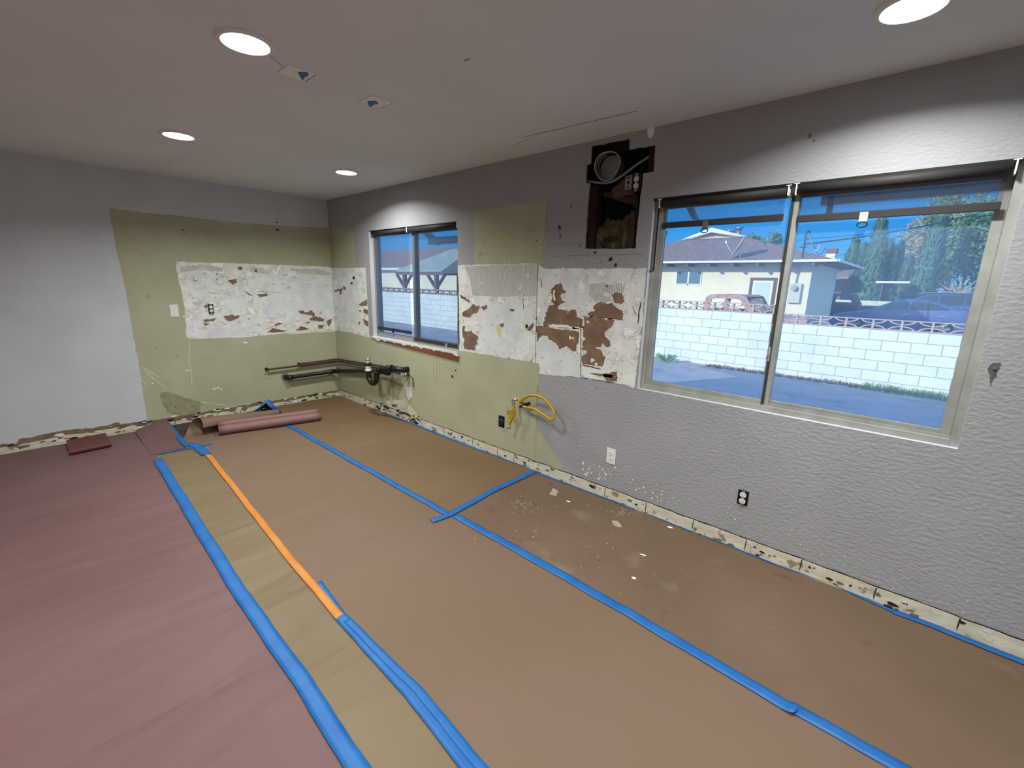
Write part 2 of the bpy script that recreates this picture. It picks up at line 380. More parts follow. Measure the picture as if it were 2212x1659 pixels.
for f in ([(hx0, .125, hz0), (hx1, .125, hz0), (hx1, .125, hz1), (hx0, .125, hz1)], [(hx0, .013, hz0), (hx0, .125, hz0), (hx0, .125, hz1), (hx0, .013, hz1)],
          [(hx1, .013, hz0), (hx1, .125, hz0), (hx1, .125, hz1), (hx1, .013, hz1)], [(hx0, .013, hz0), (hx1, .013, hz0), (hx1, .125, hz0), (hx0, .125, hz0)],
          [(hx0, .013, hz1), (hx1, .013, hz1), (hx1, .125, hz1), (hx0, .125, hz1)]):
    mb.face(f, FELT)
# layers of old finishes on the window wall: (material, outline in the photo, edge roughness, height off the board)
def layer(mbx, plane, m, px, amp, off, seed=0, step=.012, ring=None, fr=18):
    pts = [plane(*p) for p in px]
    to3 = (lambda q, o: [(x, -o, z) for x, z in q]) if plane is W else (lambda q, o: [(o, y, z) for y, z in q])
    if m in (TORN, PLASB, GRIME) and 4 < len(pts) < 10:
        pts = [(p.x, p.y) for p in spline([(a, b, 0) for a, b in pts], 2, True)]; amp *= 1.5; fr *= 1.35; step = min(step, .006)
    if ring:
        c = Vector((sum(p[0] for p in pts) / len(pts), sum(p[1] for p in pts) / len(pts)))
        big = [tuple(Vector(p) + (Vector(p) - c).normalized() * ring) for p in pts]
        mbx.poly(to3(ragged(big, step, amp * 1.6, seed + 5, fr), off), RIM); off += .0006
    mbx.poly(to3(ragged(pts, step, amp, seed, fr), off), m)
c7 = lambda l: [(960 + x / 4.096, 420 + y / 4.096) for x, y in l]
c6 = lambda l: [(680 + x / 4.096, 420 + y / 4.096) for x, y in l]
c5 = lambda l: [(220 + x / 4.096, 420 + y / 4.096) for x, y in l]
# olive paint
layer(mb, W, YEL, [(709.5, 493), (758, 489), (766, 520), (768, 577), (716, 579)], .006, .0008, 1)
layer(mb, W, YEL, [(725, 712), (760, 718), (800, 727), (990, 755), (1165, 783), (1161, 928), (1170, 936), (1179, 953), (1193, 973), (1201, 991), (1216, 1008), (1210, 1015), (1160, 1000), (1000, 944), (860, 893), (737, 849)], .005, .0008, 2)
layer(mb, W, YEL, [(1025, 456), (1104, 445), (1182, 434.5), (1179, 510), (1177, 572), (1025, 573)], .002, .0008, 3)
# plaster left of the small window, and between the windows
layer(mb, W, PLAS, [(714, 579), (790, 578), (794, 650), (799, 730), (760, 719), (724, 713)], .004, .0016, 4)
layer(mb, W, PLAS, [(989, 573), (1060, 571), (1163, 569), (1177, 580), (1250, 580), (1396, 580), (1388, 700), (1370, 836), (1330, 827), (1280, 820), (1255, 815), (1204, 812), (1166, 808), (1165, 785), (1082, 771), (989, 757)], .008, .0016, 5)
layer(mb, W, NOTCH, c7([(180, 640), (500, 625), (840, 612), (830, 760), (815, 900), (600, 905), (330, 900), (250, 890), (235, 760)]), .01, .0024, 6)
layer(mb, W, NOTCH, c7([(1290, 790), (1420, 780), (1590, 810), (1585, 870), (1480, 890), (1500, 950), (1350, 960), (1270, 880)]), .012, .0024, 7)
layer(mb, W, PLASB, c7([(430, 990), (700, 940), (690, 1040), (660, 1130), (640, 1330), (420, 1390), (300, 1350), (330, 1220), (280, 1060)]), .012, .0022, 8)
layer(mb, W, PLASB, c7([(1060, 700), (1180, 740), (1190, 860), (1170, 960), (1100, 1020), (1060, 960), (1080, 860), (1020, 760)]), .012, .0022, 9)
layer(mb, W, PLASB, c7([(850, 1280), (920, 1260), (1010, 1350), (1160, 1430), (1200, 1600), (960, 1570), (850, 1480)]), .01, .0022, 10)
layer(mb, W, PLASB, c6([(170, 760), (300, 740), (400, 900), (430, 1150), (300, 1170), (190, 1100)]), .012, .0022, 11)
# torn paper
for k, (l, rg) in enumerate([
    ([(985, 795), (1030, 788), (1048, 805), (1050, 840), (1076, 852), (1072, 875), (1040, 868), (1028, 900), (1040, 935), (1075, 955), (1030, 965), (1005, 990), (985, 960), (950, 955), (945, 940), (962, 900), (945, 870), (945, 838), (975, 812)], .006),
    ([(1480, 890), (1530, 868), (1565, 870), (1590, 905), (1585, 925), (1602, 945), (1570, 970), (1530, 965), (1500, 945), (1490, 920)], .006),
    ([(1005, 985), (1015, 1010), (1060, 1022), (1100, 1032), (1165, 1015), (1170, 1050), (1180, 1085), (1225, 1110), (1226, 1180), (1180, 1178), (1120, 1165), (1040, 1150), (930, 1150), (930, 1165), (880, 1160), (870, 1150), (890, 1120), (885, 1085), (905, 1075), (900, 1045), (915, 1035), (912, 1010), (925, 985), (955, 975), (985, 965)], .007),
    ([(1330, 975), (1380, 955), (1440, 965), (1485, 955), (1500, 985), (1525, 1005), (1575, 1030), (1585, 1060), (1578, 1112), (1500, 1100), (1440, 1098), (1330, 1080), (1262, 1075), (1270, 1050), (1300, 1035), (1330, 1030), (1322, 1000)], .007),
    ([(1240, 1085), (1330, 1090), (1440, 1105), (1512, 1105), (1495, 1150), (1450, 1200), (1415, 1220), (1430, 1260), (1470, 1295), (1465, 1345), (1430, 1350), (1400, 1315), (1395, 1340), (1360, 1360), (1400, 1390), (1405, 1420), (1430, 1440), (1415, 1480), (1395, 1525), (1300, 1510), (1218, 1500), (1215, 1430), (1265, 1400), (1260, 1378), (1218, 1375), (1225, 1300), (1235, 1285), (1228, 1250)], .006),
    ([(815, 1165), (870, 1165), (930, 1178), (1000, 1192), (1100, 1198), (1150, 1210), (1190, 1205), (1198, 1260), (1190, 1310), (1170, 1330), (1172, 1395), (1130, 1380), (1080, 1340), (1020, 1370), (1010, 1335), (960, 1300), (925, 1290), (915, 1245), (870, 1245), (840, 1270), (835, 1300), (822, 1295)], .006),
    ([(155, 1050), (170, 1035), (220, 1010), (260, 965), (275, 985), (312, 982), (310, 1010), (285, 1045), (240, 1070), (235, 1085), (165, 1082)], .006), ([(320, 1000), (375, 975), (380, 1000), (350, 1028)], .005),
    ([(165, 1155), (185, 1165), (178, 1205), (215, 1215), (240, 1205), (260, 1230), (300, 1255), (303, 1285), (285, 1295), (298, 1310), (270, 1345), (275, 1380), (230, 1375), (180, 1365), (170, 1330), (180, 1285), (165, 1260), (160, 1200)], .006),
    ([(140, 880), (225, 940), (220, 955), (150, 920)], .005), ([(575, 1010), (625, 1015), (610, 1035), (580, 1030)], .004),
    ([(730, 1200), (790, 1130), (790, 1170), (760, 1210)], .004), ([(1400, 1590), (1530, 1565), (1530, 1655), (1440, 1650)], .006),
    ([(1290, 1575), (1500, 1600), (1480, 1625), (1300, 1590)], .003), ([(1420, 805), (1460, 800), (1440, 825)], .004)]):
    layer(mb, W, TORN, c7(l), .007, .0028, 20 + k, .008, rg, 26)
for k, l in enumerate([[(390, 975), (465, 925), (468, 985), (420, 990)], [(440, 1010), (475, 1020), (475, 1065), (430, 1040)], [(430, 1100), (475, 1120), (480, 1175), (440, 1150)], [(390, 1020), (420, 1030), (400, 1045)],
                       [(390, 1125), (405, 1130), (400, 1155), (388, 1145)], [(180, 850), (250, 830), (240, 860), (230, 895), (215, 850), (185, 865)]]):
    layer(mb, W, TORN, c6(l), .005, .0028, 60 + k, .008, .005, 26)
for l in ([(966, 850), (984, 843), (979, 880), (986, 925), (972, 945), (964, 890)], [(925, 1158), (980, 1160), (1060, 1152), (1130, 1172), (1195, 1178), (1222, 1190), (1150, 1194), (1080, 1172), (1000, 1180), (940, 1172)], [(1110, 1245), (1118, 1260), (1122, 1285), (1105, 1280)], [(1222, 1255), (1250, 1275), (1240, 1290), (1224, 1280)], [(1420, 1095), (1450, 1096), (1436, 1118)], [(1130, 1170), (1200, 1190), (1195, 1215), (1150, 1206)], [(1340, 1352), (1375, 1350), (1368, 1364), (1350, 1362)]):
    layer(mb, W, RIM, c7(l), .004, .0038, 77, .006, None, 30)
# cracks, scuffs and grime
def scratch(mbx, plane, m, a, b, wid, off, seed=0, amp=.004):
    A = Vector(plane(*a)); B = Vector(plane(*b)); d = B - A; n = max(3, int(d.length / .015)); nn = Vector((-d.y, d.x)).normalized(); lo, hi = [], []
    for i in range(n + 1):
        p = A + d * (i / n) + nn * noise.noise((i * .45, seed * 3.1, 0)) * amp; w = wid * (.4 + .9 * abs(noise.noise((i * .9, seed, 5)))) * (1 if 0 < i < n else .2)
        lo.append(p - nn * w); hi.append(p + nn * w)
    t3 = (lambda q: (q.x, -off, q.y)) if plane is W else (lambda q: (off, q.x, q.y))
    mbx.strip([t3(p) for p in lo], [t3(p) for p in hi], m, False)
for k, (a, b, w) in enumerate([((1255, 682), (1255, 818), .004), ((1258, 683), (1345, 690), .003), ((1160, 704), (1250, 711), .002), ((1257, 788), (1300, 797), .005), ((1184, 436), (1172, 560), .0012), ((1162, 830), (1160, 880), .002),
                               ((1161, 890), (1156, 990), .001), ((1162, 570), (1157, 785), .003), ((1180, 527), (1262, 525), .0009), ((1374, 522), (1392, 522), .0009), ((1180, 554), (1395, 548), .0009), ((1206, 482), (1212, 520), .0022),
                               ((1366, 660), (1376, 684), .003), ((988, 600), (993, 745), .004), ((1385, 650), (1378, 700), .006), ((1256, 815), (1330, 827), .003), ((1168, 600), (1172, 622), .004), ((1130, 644), (1131, 668), .004)]):
    scratch(mb, W, DARKC, a, b, w, .0036, k)
for k in range(16):                                                    # pale vertical scratches above the tile line, and mortar crumbs
    x = rnd.choice([rnd.uniform(1045, 1170), rnd.uniform(1220, 1300)]); y = rnd.uniform(562, 574); scratch(mb, W, RIM, (x, y), (x + rnd.uniform(-2, 4), y - rnd.uniform(4, 14)), .0025, .0026, 40 + k, .002)
for k in range(70):
    cx_, cy_ = rnd.choice([(rnd.uniform(995, 1160), rnd.uniform(585, 760)), (rnd.uniform(1170, 1375), rnd.uniform(585, 810)), (rnd.uniform(722, 788), rnd.uniform(585, 715))])
    s_ = rnd.uniform(1.5, 6); m_ = rnd.choice([CREAM, CREAM, RIM, PLASB, PLAS, DARKC if s_ < 2.6 else CREAM])
    layer(mb, W, m_, [(cx_ + s_ * math.cos(a) * rnd.uniform(.6, 1.5), cy_ + s_ * math.sin(a) * rnd.uniform(.5, 1.2)) for a in [i * PI / 4 for i in range(8)]], .006, .0025 + .00002 * k, 80 + k, .008, None, 30)
for k, (x, y, s_) in enumerate([(745, 622, 3), (765, 600, 3), (760, 612, 2.4), (1750, 293, 3), (1759, 304, 1.6), (1138, 705, 4), (1085, 702, 4), (1210, 492, 3), (1211, 510, 2), (1235, 446, 2), (1148, 780, 1.6), (1100, 774, 1.6), (1690, 312, 1.2), (1880, 1112, 1.4),
                              (1286, 545, 2.4), (1254, 530, 3), (1320, 560, 4), (1330, 572, 3), (1300, 565, 2), (1160, 520, 1.3), (2150, 808, 2), (1290, 838, 1.3), (978, 812, 2), (985, 800, 1.4)]):
    layer(mb, W, DARKC if k % 3 else GRIME, [(x + s_ * math.cos(a) * rnd.uniform(.5, 1.4), y + s_ * 1.2 * math.sin(a) * rnd.uniform(.5, 1.4)) for a in [i * PI / 4 for i in range(8)]], .003, .005 + .00002 * k, 300 + k, .006)
for k in range(90):                                                     # chipped paint above the base strip
    x = rnd.uniform(1240, 1460) if k < 50 else rnd.uniform(1500, 2150); base_y = 990 + (x - 1155) * .375
    y = base_y - abs(rnd.gauss(0, 22)) - 6; s_ = rnd.uniform(.8, 2.6) if x < 1460 else rnd.uniform(.6, 1.5)
    layer(mb, W, RIM, [(x + s_ * math.cos(a) * rnd.uniform(.5, 1.4), y + s_ * math.sin(a) * rnd.uniform(.5, 1.4)) for a in [i * PI / 3 for i in range(6)]], .002, .0012 + .00001 * k, 400 + k, .006)
# water damage below the shut-off valve
layer(mb, W, STRIP, [(826, 862), (838, 850), (848, 862), (866, 866), (878, 858), (884, 872), (892, 885), (904, 898), (905, 908), (880, 900), (850, 888)], .01, .0014, 500, .01, None, 22)
layer(mb, W, STAIN, [(843, 815), (866, 818), (868, 838), (860, 866), (850, 860), (846, 836)], .008, .0012, 501)
layer(mb, W, PLAS, [(878, 836), (888, 836), (890, 856), (884, 866), (878, 856)], .002, .0022, 502, .008)
for k in range(46):
    x = rnd.uniform(815, 915); y = 872 + (x - 815) * .37 + rnd.gauss(0, 6); s_ = rnd.uniform(1, 4)
    layer(mb, W, DARKC if k % 2 else GRIME, [(x + s_ * math.cos(a) * rnd.uniform(.5, 1.5), y + s_ * .8 * math.sin(a) * rnd.uniform(.5, 1.4)) for a in [i * PI / 4 for i in range(8)]], .005, .007 + .00002 * k, 510 + k, .006)
layer(mb, W, mat('yellow_stain', S(216, 208, 150), .85), c7([(460, 1160), (500, 1140), (505, 1200), (500, 1270), (480, 1250)]), .008, .0032, 700)
for x in (938, 944, 950): scratch(mb, W, GRIME, (x, 768), (x - 1, 824), .0016, .002, x)
struct(mb.build('wall_right', normals=False))

mb = MB()                                                              # left wall
mb.poly([(0, RY, -.3), (0, 0, -.3), (0, 0, H + .15), (0, RY, H + .15)], GREYS)
layer(mb, L, YEL, [(235, 448), (318, 461), (391, 466), (489, 479), (586, 486), (709, 492), (716, 579), (725, 712), (737, 849), (560, 880), (420, 906), (319, 916), (307, 833), (300, 786), (286, 713), (271, 627), (247, 518)], .006, .0008, 1)
layer(mb, L, PLAS, [(381, 565), (545, 570), (706, 576), (715.6, 579), (720, 640), (724, 712), (623, 719), (525, 729), (410, 732), (403, 726), (399, 664), (388, 615), (380, 576)], .006, .0016, 2)
layer(mb, L, PLASB, c5([(1650, 740), (2000, 700), (2030, 1000), (1900, 1020), (1560, 1100), (1420, 1040), (1480, 880)]), .014, .0020, 3)
layer(mb, L, PLASB, c5([(1080, 840), (1180, 800), (1200, 1000), (1090, 1020)]), .014, .0020, 4)
layer(mb, L, PLASB, c5([(760, 1150), (1050, 1100), (1300, 1120), (1450, 1150), (1300, 1240), (800, 1255)]), .014, .0020, 5)
GPL = mat('grey_green_plaster', S(190, 190, 176), .85, col2=S(206, 205, 194), ns=10)
for k, l in enumerate([[(690, 640), (900, 620), (1080, 650), (1070, 685), (880, 670), (700, 685)], [(1300, 640), (1500, 670), (1470, 710), (1320, 680)], [(1640, 660), (1900, 660), (2020, 690), (2010, 720), (1800, 700)],
                       [(800, 960), (900, 945), (860, 1000)], [(930, 860), (1050, 870), (1000, 890)]]): layer(mb, L, GPL, c5(l), .012, .0022, 10 + k)
for k, l in enumerate([[(1195, 645), (1245, 640), (1240, 672), (1210, 665)], [(1345, 660), (1375, 665), (1380, 695), (1350, 685)], [(1110, 760), (1195, 745), (1195, 785), (1160, 800)], [(1370, 885), (1460, 875), (1465, 895), (1400, 910)],
                       [(1260, 850), (1330, 895), (1300, 890)], [(1070, 1080), (1130, 1070), (1150, 1055), (1160, 1072), (1225, 1075), (1130, 1125)], [(895, 1110), (1010, 1095), (990, 1120), (910, 1130)], [(895, 1135), (950, 1140), (920, 1162)],
                       [(1455, 1222), (1510, 1185), (1640, 1205), (1600, 1218)], [(1740, 1030), (1860, 1030), (1885, 1080), (1850, 1070), (1755, 1055)], [(1830, 1100), (1890, 1080), (1965, 1100), (1955, 1125), (1860, 1115)],
                       [(1760, 1165), (1840, 1190), (1800, 1200), (1715, 1205)], [(1985, 1120), (2035, 1100), (2025, 1145), (2005, 1170)], [(1910, 1150), (1965, 1155), (1950, 1190), (1915, 1185)], [(1780, 1140), (1850, 1120), (1830, 1140)],
                       [(1560, 1130), (1600, 1145), (1520, 1165)], [(1010, 740), (1030, 750), (1020, 770)], [(905, 980), (935, 970), (930, 1010), (905, 1005)], [(1005, 700), (1030, 705), (1015, 712)], [(1285, 1095), (1312, 1098), (1296, 1108)]]):
    layer(mb, L, TORN, c5(l), .006, .0026, 30 + k, .008, .004, 26)
for k, (a, b) in enumerate([((1200, 725), (1290, 760)), ((1290, 760), (1290, 820)), ((1245, 780), (1260, 840)), ((1120, 690), (1170, 712)), ((980, 740), (1010, 780)), ((1360, 860), (1610, 868)), ((1800, 800), (1855, 795)), ((1800, 820), (1850, 818)),
                            ((1800, 635), (1825, 660)), ((1230, 1075), (1330, 1045)), ((1470, 1100), (1570, 1100)), ((790, 762), (850, 765)), ((940, 1065), (1000, 1068))]):
    scratch(mb, L, DARKC, c5([a])[0], c5([b])[0], .0022, .0032, 70 + k)
for k in range(60):
    cx_, cy_ = rnd.uniform(395, 715), rnd.uniform(585, 715); s_ = rnd.uniform(1.2, 5); m_ = rnd.choice([CREAM, RIM, PLASB, GPL, GPL, DARKC if s_ < 1.8 else CREAM])
    layer(mb, L, m_, [(cx_ + 1.3 * s_ * math.cos(a) * rnd.uniform(.6, 1.5), cy_ + s_ * .7 * math.sin(a) * rnd.uniform(.5, 1.2)) for a in [i * PI / 4 for i in range(8)]], .006, .0024 + .00002 * k, 180 + k, .01, None, 30)
layer(mb, L, CREAM, c5([(1655, 1222), (1900, 1205), (2065, 1200), (2065, 1215), (1840, 1228), (1655, 1240)]), .003, .004, 260)
layer(mb, L, STAIN, [(346, 848), (366, 846), (410, 862), (436, 870), (430, 896), (395, 902), (362, 890), (348, 868)], .01, .0014, 261, .012, None, 14)
for k, (a, b) in enumerate([((304, 792), (345, 815)), ((310, 800), (360, 840)), ((300, 815), (318, 832)), ((460, 838), (486, 840)), ((410, 738), (408, 790)), ((412, 790), (415, 835)), ((490, 460), (520, 473)), ((500, 470), (516, 480)), ((520, 880), (430, 868))]):
    scratch(mb, L, RIM if k != 6 else CREAM, a, b, .003, .0018, 90 + k, .006)
for k, (x, y) in enumerate([(462, 840), (478, 841), (470, 838), (330, 828), (405, 800), (530, 740), (395, 497), (598, 480), (600, 497)]):
    layer(mb, L, RIM if k < 6 else DARKC, [(x + 3 * math.cos(a) * rnd.uniform(.5, 1.6), y + 1.6 * math.sin(a) * rnd.uniform(.5, 1.4)) for a in [i * PI / 3 for i in range(6)]], .004, .0019, 270 + k, .006)
struct(mb.build('wall_left', normals=False))

mb = MB(); mb.box((-.3, RY, -.12), (RX, .0, -.001), CONC); struct(mb.build('floor'))
mb = MB(); mb.box((0, RY, H), (RX, 0, H + .14), CEIL)
def cscr(a, b, w, m, k):
    A = Vector(Ce(*a)); B = Vector(Ce(*b)); d = B - A; nn = Vector((-d.y, d.x)).normalized(); n = 14; lo, hi = [], []
    for i in range(n + 1):
        p = A + d * (i / n) + nn * noise.noise((i * .5, k, 0)) * .006; ww = w * (.5 + abs(noise.noise((i, k, 3)))); lo.append((*(p - nn * ww), H - .0015)); hi.append((*(p + nn * ww), H - .0015))
    mb.strip(lo, hi, m, False)
SEAM = mat('ceiling_seam', S(168, 158, 146), .9); SCUFF = mat('ceiling_scuff', S(128, 118, 110), .9)
cscr((1130, 296), (1378, 239), .006, SEAM, 1); cscr((1105, 318), (1140, 300), .004, SEAM, 2); cscr((358, 353), (378, 353), .006, SCUFF, 3); cscr((1002, 131), (1016, 126), .006, SCUFF, 4); cscr((575, 112), (618, 150), .003, SEAM, 5)
struct(mb.build('ceiling'))
mb = MB(); mb.box((-.2, RY - .1, -.12), (RX, RY, H + .14), GREYS); struct(mb.build('wall_back'))
mb = MB(); mb.box((RX, RY - .1, -.12), (RX + .1, .14, H + .14), GREYS); struct(mb.build('wall_far_right'))

# bare strips where the baseboards came off
mb = MB(); n = 300; top, bot = [], []
zt = lambda x: .092 + .006 * noise.noise((x * 9, 0, 1)) + .004 * noise.noise((x * 40, 0, 2))
for i in range(n + 1):
    x = RX * i / n; top.append((x, -.006, zt(x))); bot.append((x, -.006, 0))
mb.strip(bot, top, STRIP, False)
dk = [(x, -.003, zt(x) + .006 + .007 * max(0, noise.noise((x * 14, 4, 1))) + .004 * noise.noise((x * 50, 4, 1))) for x in [RX * i / n for i in range(n + 1)]]
mb.strip([(p[0], -.003, p[2] - .004) for p in top], dk, DARKC, False)
mb.strip(top, [(p[0], -.002, p[2]) for p in top], STRIP, False)
for x in [.55, .98, 1.4, 1.83, 2.2, 2.62, 2.95, 3.15, 3.42, 3.75, 4.05, 4.37, 4.69, 5.0, 5.28, 5.6, 5.9, 6.2, 6.6]:
    mb.face([(x, -.0065, .02 + rnd.random() * .03), (x + .004, -.0065, .02), (x + .007, -.0065, zt(x)), (x + .002, -.0065, zt(x))], DARKC)
for k in range(120):
    x = rnd.triangular(.1, 7, 1.0) if k < 70 else rnd.uniform(3, 6.8); z = rnd.uniform(.008, .085); s_ = rnd.uniform(.004, .016) * (1.6 if x < 2 else 1)
    mb.poly([(p[0], -.0068 - .00001 * k, min(.1, max(.002, p[1]))) for p in ragged([(x + s_ * 1.5 * math.cos(a) * rnd.uniform(.5, 1.4), z + s_ * .7 * math.sin(a)) for a in [i * PI / 4 for i in range(8)]], .006, .003, k)], rnd.choice([DARKC, GRIME, TORN, CREAM]))
struct(mb.build('baseboard_right', normals=False))
mb = MB(); n = 240; A, B, C_ = [], [], []
for i in range(n + 1):
    y = RY * i / n; t = max(0, min(1, (-y - .3) / 2)); h = .085 + .03 * t * noise.noise((y * 4, 1, 1)) + .012 * noise.noise((y * 18, 1, 2)) + (.03 if -2.9 < y < -2.2 else 0)
    A.append((.002, y, 0)); B.append((.002, y, h)); C_.append((.004, y, h * (.62 + .2 * noise.noise((y * 11, 3, 1)))))
mb.strip(A, B, TORN, False)
mb.strip([(.004, p[1], 0) for p in A], C_, STRIP, False)
for k in range(110):
    y = rnd.uniform(-3.2, -.05); z = rnd.uniform(.02, .095); s_ = rnd.uniform(.005, .022)
    mb.poly([(.006 + .00001 * k, p[0], max(.002, p[1])) for p in ragged([(y + s_ * 1.8 * math.cos(a) * rnd.uniform(.5, 1.4), z + s_ * .6 * math.sin(a)) for a in [i * PI / 4 for i in range(8)]], .006, .004, k)], rnd.choice([DARKC, GRIME, TORN, TORN, RIM, CREAM]))
struct(mb.build('baseboard_left', normals=False))

# ------------------------------------------------------------------ windows
def frame_rect(mb, x0, x1, z0, z1, w, y0, y1, m=None, bev=.002):
    mb.box((x0, y0, z0), (x0 + w, y1, z1), m, bev=bev); mb.box((x1 - w, y0, z0), (x1, y1, z1), m, bev=bev)
    mb.box((x0 + w, y0, z0), (x1 - w, y1, z0 + w), m, bev=bev); mb.box((x0 + w, y0, z1 - w), (x1 - w, y1, z1), m, bev=bev)
def window(name, w, y0, fw, sash_w, meet, mtl, left_in):
    root = struct(empty(name, (0, 0, 0))); x0, x1, z0, z1 = w
    mb = MB(); frame_rect(mb, x0, x1, z0, z1, fw, y0, y0 + .075); mb.box((x0 + fw, y0 + .02, z0 + fw), (x1 - fw, y0 + .03, z0 + fw + .012)); struct(mb.build('window_frame', mtl, root))
    ya, yb = (y0 + .008, y0 + .036) if left_in else (y0 + .04, y0 + .066)
    for nm, a, b, y in (('left_sash', x0 + fw, meet + sash_w / 2, ya), ('right_sash', meet - sash_w / 2, x1 - fw, y0 + .04 if left_in else y0 + .008)):
        mb = MB(); frame_rect(mb, a, b, z0 + fw * .8, z1 - fw * .8, sash_w, y, y + .027); s = struct(mb.build(nm, mtl, root))
        mb = MB(); g = sash_w - .004; yy = y + .0135; mb.face([(a + g, yy, z0 + fw * .8 + g), (b - g, yy, z0 + fw * .8 + g), (b - g, yy, z1 - fw * .8 - g), (a + g, yy, z1 - fw * .8 - g)]); struct(mb.build('pane', PANE, s, normals=False))
    return root
w1 = window('window_1', W1, .045, .028, .034, 1.672, ALUG, True)
w2 = window('window_2', W2, .03, .030, .036, 4.978, ALU, True)
mb = MB(); mb.box((4.962, .033, .90), (4.976, .040, 2.0), bev=.001); mb.build('weather_strip', mat('dark_weather_strip', S(58, 56, 52), .7), w2)
mb = MB(); mb.box((4.958, .025, 1.14), (4.972, .04, 1.22), bev=.002); mb.box((4.962, .012, 1.17), (4.968, .03, 1.19)); mb.build('sash_latch', ALU, w2)
mb = MB(); mb.box((W1[0] - .03, -.012, W1[2] - .022), (W1[1] + .004, .05, W1[2] - .001), bev=.002)
sill = struct(mb.build('window_sill', REVEAL, w1))
mb = MB(); x0, x1 = W1[0] + .05, W1[1] + .012
mb.prism([(x0, -.012, .862), (x1, -.012, .862), (x1, -.012, .80), (1.9, -.012, .822), (1.4, -.012, .84), (x0, -.012, .856)], (0, .014, 0), REDWD)
for k in range(9):
    x = x0 + .05 + k * (x1 - x0 - .1) / 8 + rnd.uniform(-.03, .03); s_ = rnd.uniform(.02, .06)
    mb.prism([(p[0], -.0122 - .002 * (k % 2), p[1]) for p in ragged([(x - s_, .864), (x + s_, .864), (x + s_ * .4, .864 - s_ * .35), (x - s_ * .5, .864 - s_ * .25)], .008, .004, k)], (0, -.002, 0), CREAM)
struct(mb.build('trim_1'))
mb = MB()                                                              # broken plaster edge down the right jamb of window 1
mb.poly([(p[0], -.0035, p[1]) for p in ragged([(2.412, .90), (2.428, .90), (2.432, 1.2), (2.425, 1.5), (2.412, 1.62)], .01, .004, 3)], mat('grey_crumbly_edge', S(120, 114, 104), .95, col2=S(70, 64, 58), ns=60))
struct(mb.build('trim_2', normals=False))

# roller shades: roller, two brackets, cloth, hem bar, pull
def shade(x0, x1, zt, zb, yc, label, r=.022, pull=None, tilt=0, ringonly=False, pcol=BLACKP):
    root = tag(empty('roller_shade', ((x0 + x1) / 2, yc, zt)), label, 'roller shade', 'roller shades in the window heads'); cx = (x0 + x1) / 2; hw = (x1 - x0) / 2
    MB().tube([(-hw + .008, 0, -r), (hw - .008, 0, -r)], r, 20).build('roller', ROLLER, root)
    for s in (-1, 1):
        mb = MB(); mb.box((s * hw - .003, -.022, -2.1 * r), (s * hw + .003, .018, .004), bev=.002); mb.tube([(s * hw - .005, 0, -r), (s * hw + .005, 0, -r)], .012, 12); mb.box((s * hw - .012, -.02, .0), (s * hw + .012, .018, .004)); mb.build('bracket', WHITEP, root)
    hz = zb - zt; g = .014
    mb = MB(); mb.grid(lambda u, v: (-hw + g + (2 * hw - 2 * g) * u, r * .95 + .004 * math.sin(u * 17 + v * 2) * v, -r + (hz + r) * v), 24, 8); mb.build('shade_cloth', SCREEN, root, normals=False)
    MB().box((-hw + g, r * .95 - .006, hz - .016), (hw - g, r * .95 + .006, hz + .018), bev=.004).build('hem_bar', DARKG, root)
    if pull is not None:
        px_ = pull - cx; mb = MB(); mb.box((px_ - .016, r * .95 - .012, hz - .03), (px_ + .016, r * .95 - .004, hz + .012), bev=.002); t = mb.build('pull_tab', pcol, root)
        if not ringonly:
            ring = [(px_ + .019 * math.cos(a), r * .95 - .008, hz - .043 + .012 * math.sin(a)) for a in [2 * PI * i / 20 for i in range(21)]]
            MB().tube(ring, .003, 8, cap=False).build('pull_ring', BLACKP if pcol == WHITEP else BLACKP, t)
    return root
shade(.95, 1.632, 2.032, .985, .022, 'charcoal screen shade lowered over the left pane of the small window, gap below', pull=1.28, ringonly=True)
shade(1.642, 2.40, 2.034, .925, .020, 'wider charcoal screen shade lowered to the sill over the right pane of the small window', r=.025, pull=2.2, ringonly=True, pcol=ALUG)
shade(4.272, 4.950, 2.030, 1.885, .014, 'short charcoal shade rolled up at the top left of the big window', r=.022, pull=4.545, pcol=TRIMB)
shade(4.984, 5.722, 2.034, 1.872, .012, 'charcoal shade with white pull tab at the top right of the big window', r=.025, pull=5.27, pcol=WHITEP)
mb = MB(); mb.box((W2[0], .0, 2.034), (W2[1], .05, 2.04)); mb.box((W2[0], -.003, 2.026), (W2[1], -.0, 2.04)); struct(mb.build('trim_3', BLACKM))
mb = MB(); mb.box((W1[0], .0, 2.03), (W1[1], .05, 2.036)); struct(mb.build('trim_4', BLACKM))

# ------------------------------------------------------------------ floor papers
def wr(x, y, a=1.0):
    """wrinkles running across the sheets"""
    s = x * .95 + y * .30; t = -x * .30 + y * .95
    rg = lambda f, g, k: (1 - abs(noise.noise((s * f + .5 * noise.noise((s * 1.3, t * 1.3, k)), t * g, k))) * 2) ** 3
    return a * (.0045 * noise.noise((s * 3.2, t * .6, 1)) + .0035 * max(0, rg(4.2, .7, 3)) * (.5 + noise.noise((s * 1.1, t * 1.1, 6))) + .0018 * noise.noise((s * 10, t * 1.4, 4)) + .0012 * noise.noise((s * 1.7, t * 1.7, 8)))
def pw(x, P):
    for (a, p), (b, q) in zip(P, P[1:]):
        if x <= b: return p + (q - p) * max(0, (x - a) / (b - a))
    return P[-1][1]
SEAM_A = [(1.0, -2.105), (4.5, -2.172), (6.2, -2.19)]                 # under the long blue tape
SEAM_B = [(.86, -1.872), (1.2, -1.80), (3.84, -1.908), (7.4, -1.93)]  # under the orange tape
